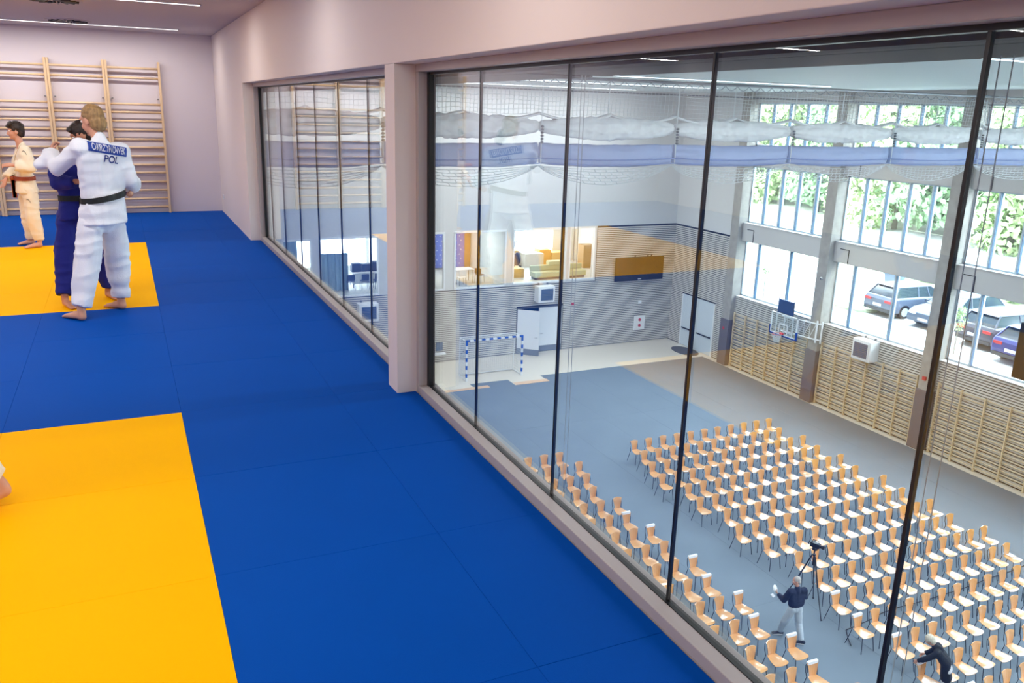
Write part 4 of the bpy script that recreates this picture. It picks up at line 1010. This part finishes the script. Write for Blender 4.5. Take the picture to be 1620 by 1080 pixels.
def tree_proto(h, r, m, n):
    t=empty('broadleaf_tree')
    MB().tube([(0,0,0),(.1,.05,h*.35),(0,.1,h*.7)],[.28,.2,.08],8).build('trunk',bark,t,smooth=True)
    bl=[((random.uniform(-r,r)*.7,random.uniform(-r,r)*.7,h*random.uniform(.10,.9)),(r*.6,r*.6,h*.15)) for _ in range(20)]
    c=leaf_cloud('crown',m,bl,n,.34); c.parent=t; c['kind']='stuff'
    return t
pr=[tree_proto(12,3.6,leafm,6000),tree_proto(13.5,4.2,leafd,6000),tree_proto(11,3.4,leafm,5000)]
first=[True]*3
ti=0
for k in range(15):
    y=88-k*6.0; x=66-k*1.0+random.uniform(-2,2)
    i=k%3
    if first[i]: r=pr[i]; first[i]=False
    else: r=dup(pr[i])
    r.location=(x,y,GZ); r.rotation_euler=(0,0,random.uniform(0,6)); s=random.uniform(.9,1.15); r.scale=(s,s,s)
    tag(r,'tall leafy tree in the row beyond the car park, %s from the far end'%ordw[k],'tree','row of trees beyond the car park')
for k in range(12):
    y=96-k*7.5; x=74-k*1.0
    r=dup(pr[(k+1)%3]); r.location=(x,y,GZ); r.rotation_euler=(0,0,random.uniform(0,6)); r.scale=(1.25,1.25,1.3)
    tag(r,'darker tree of the back row beyond the car park, %s from the far end'%ordw[k],'tree','back row of trees')
sp=empty('shrub'); c=leaf_cloud('foliage',leafm,[((0,0,.5),(.7,.7,.5)),((.5,.3,.4),(.5,.5,.4))],700,.1); c.parent=sp; c['kind']='stuff'; MB().tube([(0,0,0),(0,0,.5)],.03,5).build('stem',bark,sp)
for k in range(9):
    r=sp if k==0 else dup(sp); r.location=(42.6+random.uniform(-.5,.8),20+k*1.9,GZ+.04); r.scale=(1.3,1.3,random.uniform(.9,1.4))
    tag(r,'low green shrub behind the parked cars, %s from the right'%ordw[k],'shrub','shrubs behind the parked cars')
def sapling(x,y,h,label,n=260):
    t=tag(empty('sapling',(x,y,GZ)),label,'tree'); MB().tube([(0,0,0),(.02,0,h*.5),(0,0,h*.9)],[.03,.02,.008],6).build('trunk',bark,t)
    c=leaf_cloud('crown',leafm,[((0,0,h*.68),(h*.16,h*.16,h*.22)),((0,0,h*.85),(h*.1,h*.1,h*.14))],n,.05); c.parent=t; c['kind']='stuff'
sapling(30.05,33.1,1.75,'young slim tree outside the left hall window'); sapling(30.4,22.0,2.1,'slim sapling outside just left of the rear view car',420)
t=tag(empty('lamp_post',(32.5,29.4,GZ)),'slim grey lamp post on the planted traffic island','lamp post'); MB().tube([(0,0,0),(0,0,2.6)],.05,8).build('pole',steel,t); MB().box(-.3,-.06,2.6,.1,.06,2.66).build('lamp_head',steel,t)
t=struct('trim_traffic_island', MB().tube([(0,0,-.02),(0,0,.1)],[1,1],28), grass); t.location=(33.2,30.0,GZ); t.scale=(.9,1.4,1)
t=tag(empty('waste_bin',(38.3,32.0,GZ)),'dark wheeled waste bin behind the grey car','bin'); MB().add([(-.32,-.28,.05),(.32,-.28,.05),(.32,.28,.05),(-.32,.28,.05),(-.42,-.36,1.0),(.42,-.36,1.0),(.42,.36,1.0),(-.42,.36,1.0)],[(0,3,2,1),(4,5,6,7),(0,1,5,4),(1,2,6,5),(2,3,7,6),(3,0,4,7)]).build('body',mat('bin_grey',(84,100,116),.6),t); MB().box(-.45,-.4,1.0,.45,.4,1.06).build('lid',MATS['bin_grey'],t)
cgl=mat('car_window',(46,58,72),.1,coat=1)
def car(label,x,y,rz,col,h=1.5,L=4.5,W=1.86):
    cm=mat('car_paint_%d_%d_%d'%col,col,.45,metal=0,coat=.35)
    t=tag(empty('car',(x,y,GZ-.02),rz),label,'car','cars parked outside the hall')
    a=L/2
    low=[(-a+.05,.28),(-a,.55),(-a+.02,.85),(-a+.12,1.0),(-a+.5,1.02),(.75,1.0),(a-.35,.88),(a-.05,.70),(a,.5),(a-.05,.28)]
    rings=[]
    for yy,s in ((-W/2,.0),(-W/2+.06,.06),(W/2-.06,.06),(W/2,.0)):
        k=1 if s else .96
        rings.append([Vector((px_*k if True else px_,yy,.28+(pz-.28)*(1 if s else .9))) for px_,pz in low])
    MB().rings(rings).build('body',cm,t,smooth=False,bevel=.03)
    def cab(z0,z1,xs0,xs1,w0,w1): 
        return [(xs0[0],-w0,z0),(xs0[1],-w0,z0),(xs0[1],w0,z0),(xs0[0],w0,z0),(xs1[0],-w1,z1),(xs1[1],-w1,z1),(xs1[1],w1,z1),(xs1[0],w1,z1)]
    F=[(0,3,2,1),(4,5,6,7),(0,1,5,4),(1,2,6,5),(2,3,7,6),(3,0,4,7)]
    MB().add(cab(.98,h-.06,(-a+.18,1.05),(-a+.62,.28),W/2-.08,W/2-.28),F).build('cabin_glass',cgl,t,bevel=.03)
    MB().add(cab(h-.08,h,(-a+.45,.34),(-a+.7,.15),W/2-.24,W/2-.32),F).build('roof',cm,t,bevel=.03)
    pl_=MB()
    for s in (-1,1):
        for (xb,xt) in ((-a+.16,-a+.6),(-.55,-.5),(1.03,.27),(.15,.05)):
            pl_.tube([(xb,s*(W/2-.09),.98),(xt,s*(W/2-.27),h-.06)],.035,6)
    pl_.build('pillars',cm,t)
    for sx in (-a+.85,a-.9):
        for sy in (-1,1):
            wv=MB().tube([(sx,sy*(W/2-.2),.33),(sx,sy*(W/2+.01),.33)],.33,18).build('wheel',black_pl,t)
            MB().tube([(sx,sy*(W/2+.0),.33),(sx,sy*(W/2+.02),.33)],.21,12).build('rim',alu,wv)
    for s in (-1,1):
        MB().box(-a-.01,s*(W/2-.12),.74,-a+.1,s*(W/2-.5),.86).build('tail_light',mat('tail_red',(190,40,50),.3),t)
        MB().box(a-.12,s*(W/2-.12),.6,a-.03,s*(W/2-.5),.72).build('headlight',white_pl,t)
        MB().box(.75,s*(W/2+.0),.98,.9,s*(W/2+.16),1.1).build('mirror',cm,t)
    MB().box(-a-.015,-.26,.52,-a+.02,.26,.64).build('number_plate',white_pl,t); MB().box(a-.02,-.26,.38,a+.012,.26,.5).build('number_plate',white_pl,t)
    MB().box(-a-.012,-W/2+.1,.28,-a+.05,W/2-.1,.42).build('bumper',mat('bumper_dark',(60,64,70),.6),t)
car('grey hatchback parked with its rear to the window, leftmost car',35.0,28.0,math.radians(-4),(84,96,116),1.55)
car('dark car parked nose towards the window behind the concrete column',34.9,25.45,math.radians(180),(70,80,98),1.5)
car('dark grey car with red tail light and white plate, third from left',34.3,22.35,math.radians(-3),(62,66,84),1.52)
car('blue car at the right edge beside the black panel',33.3,19.95,math.radians(-3),(8,40,120),1.5)
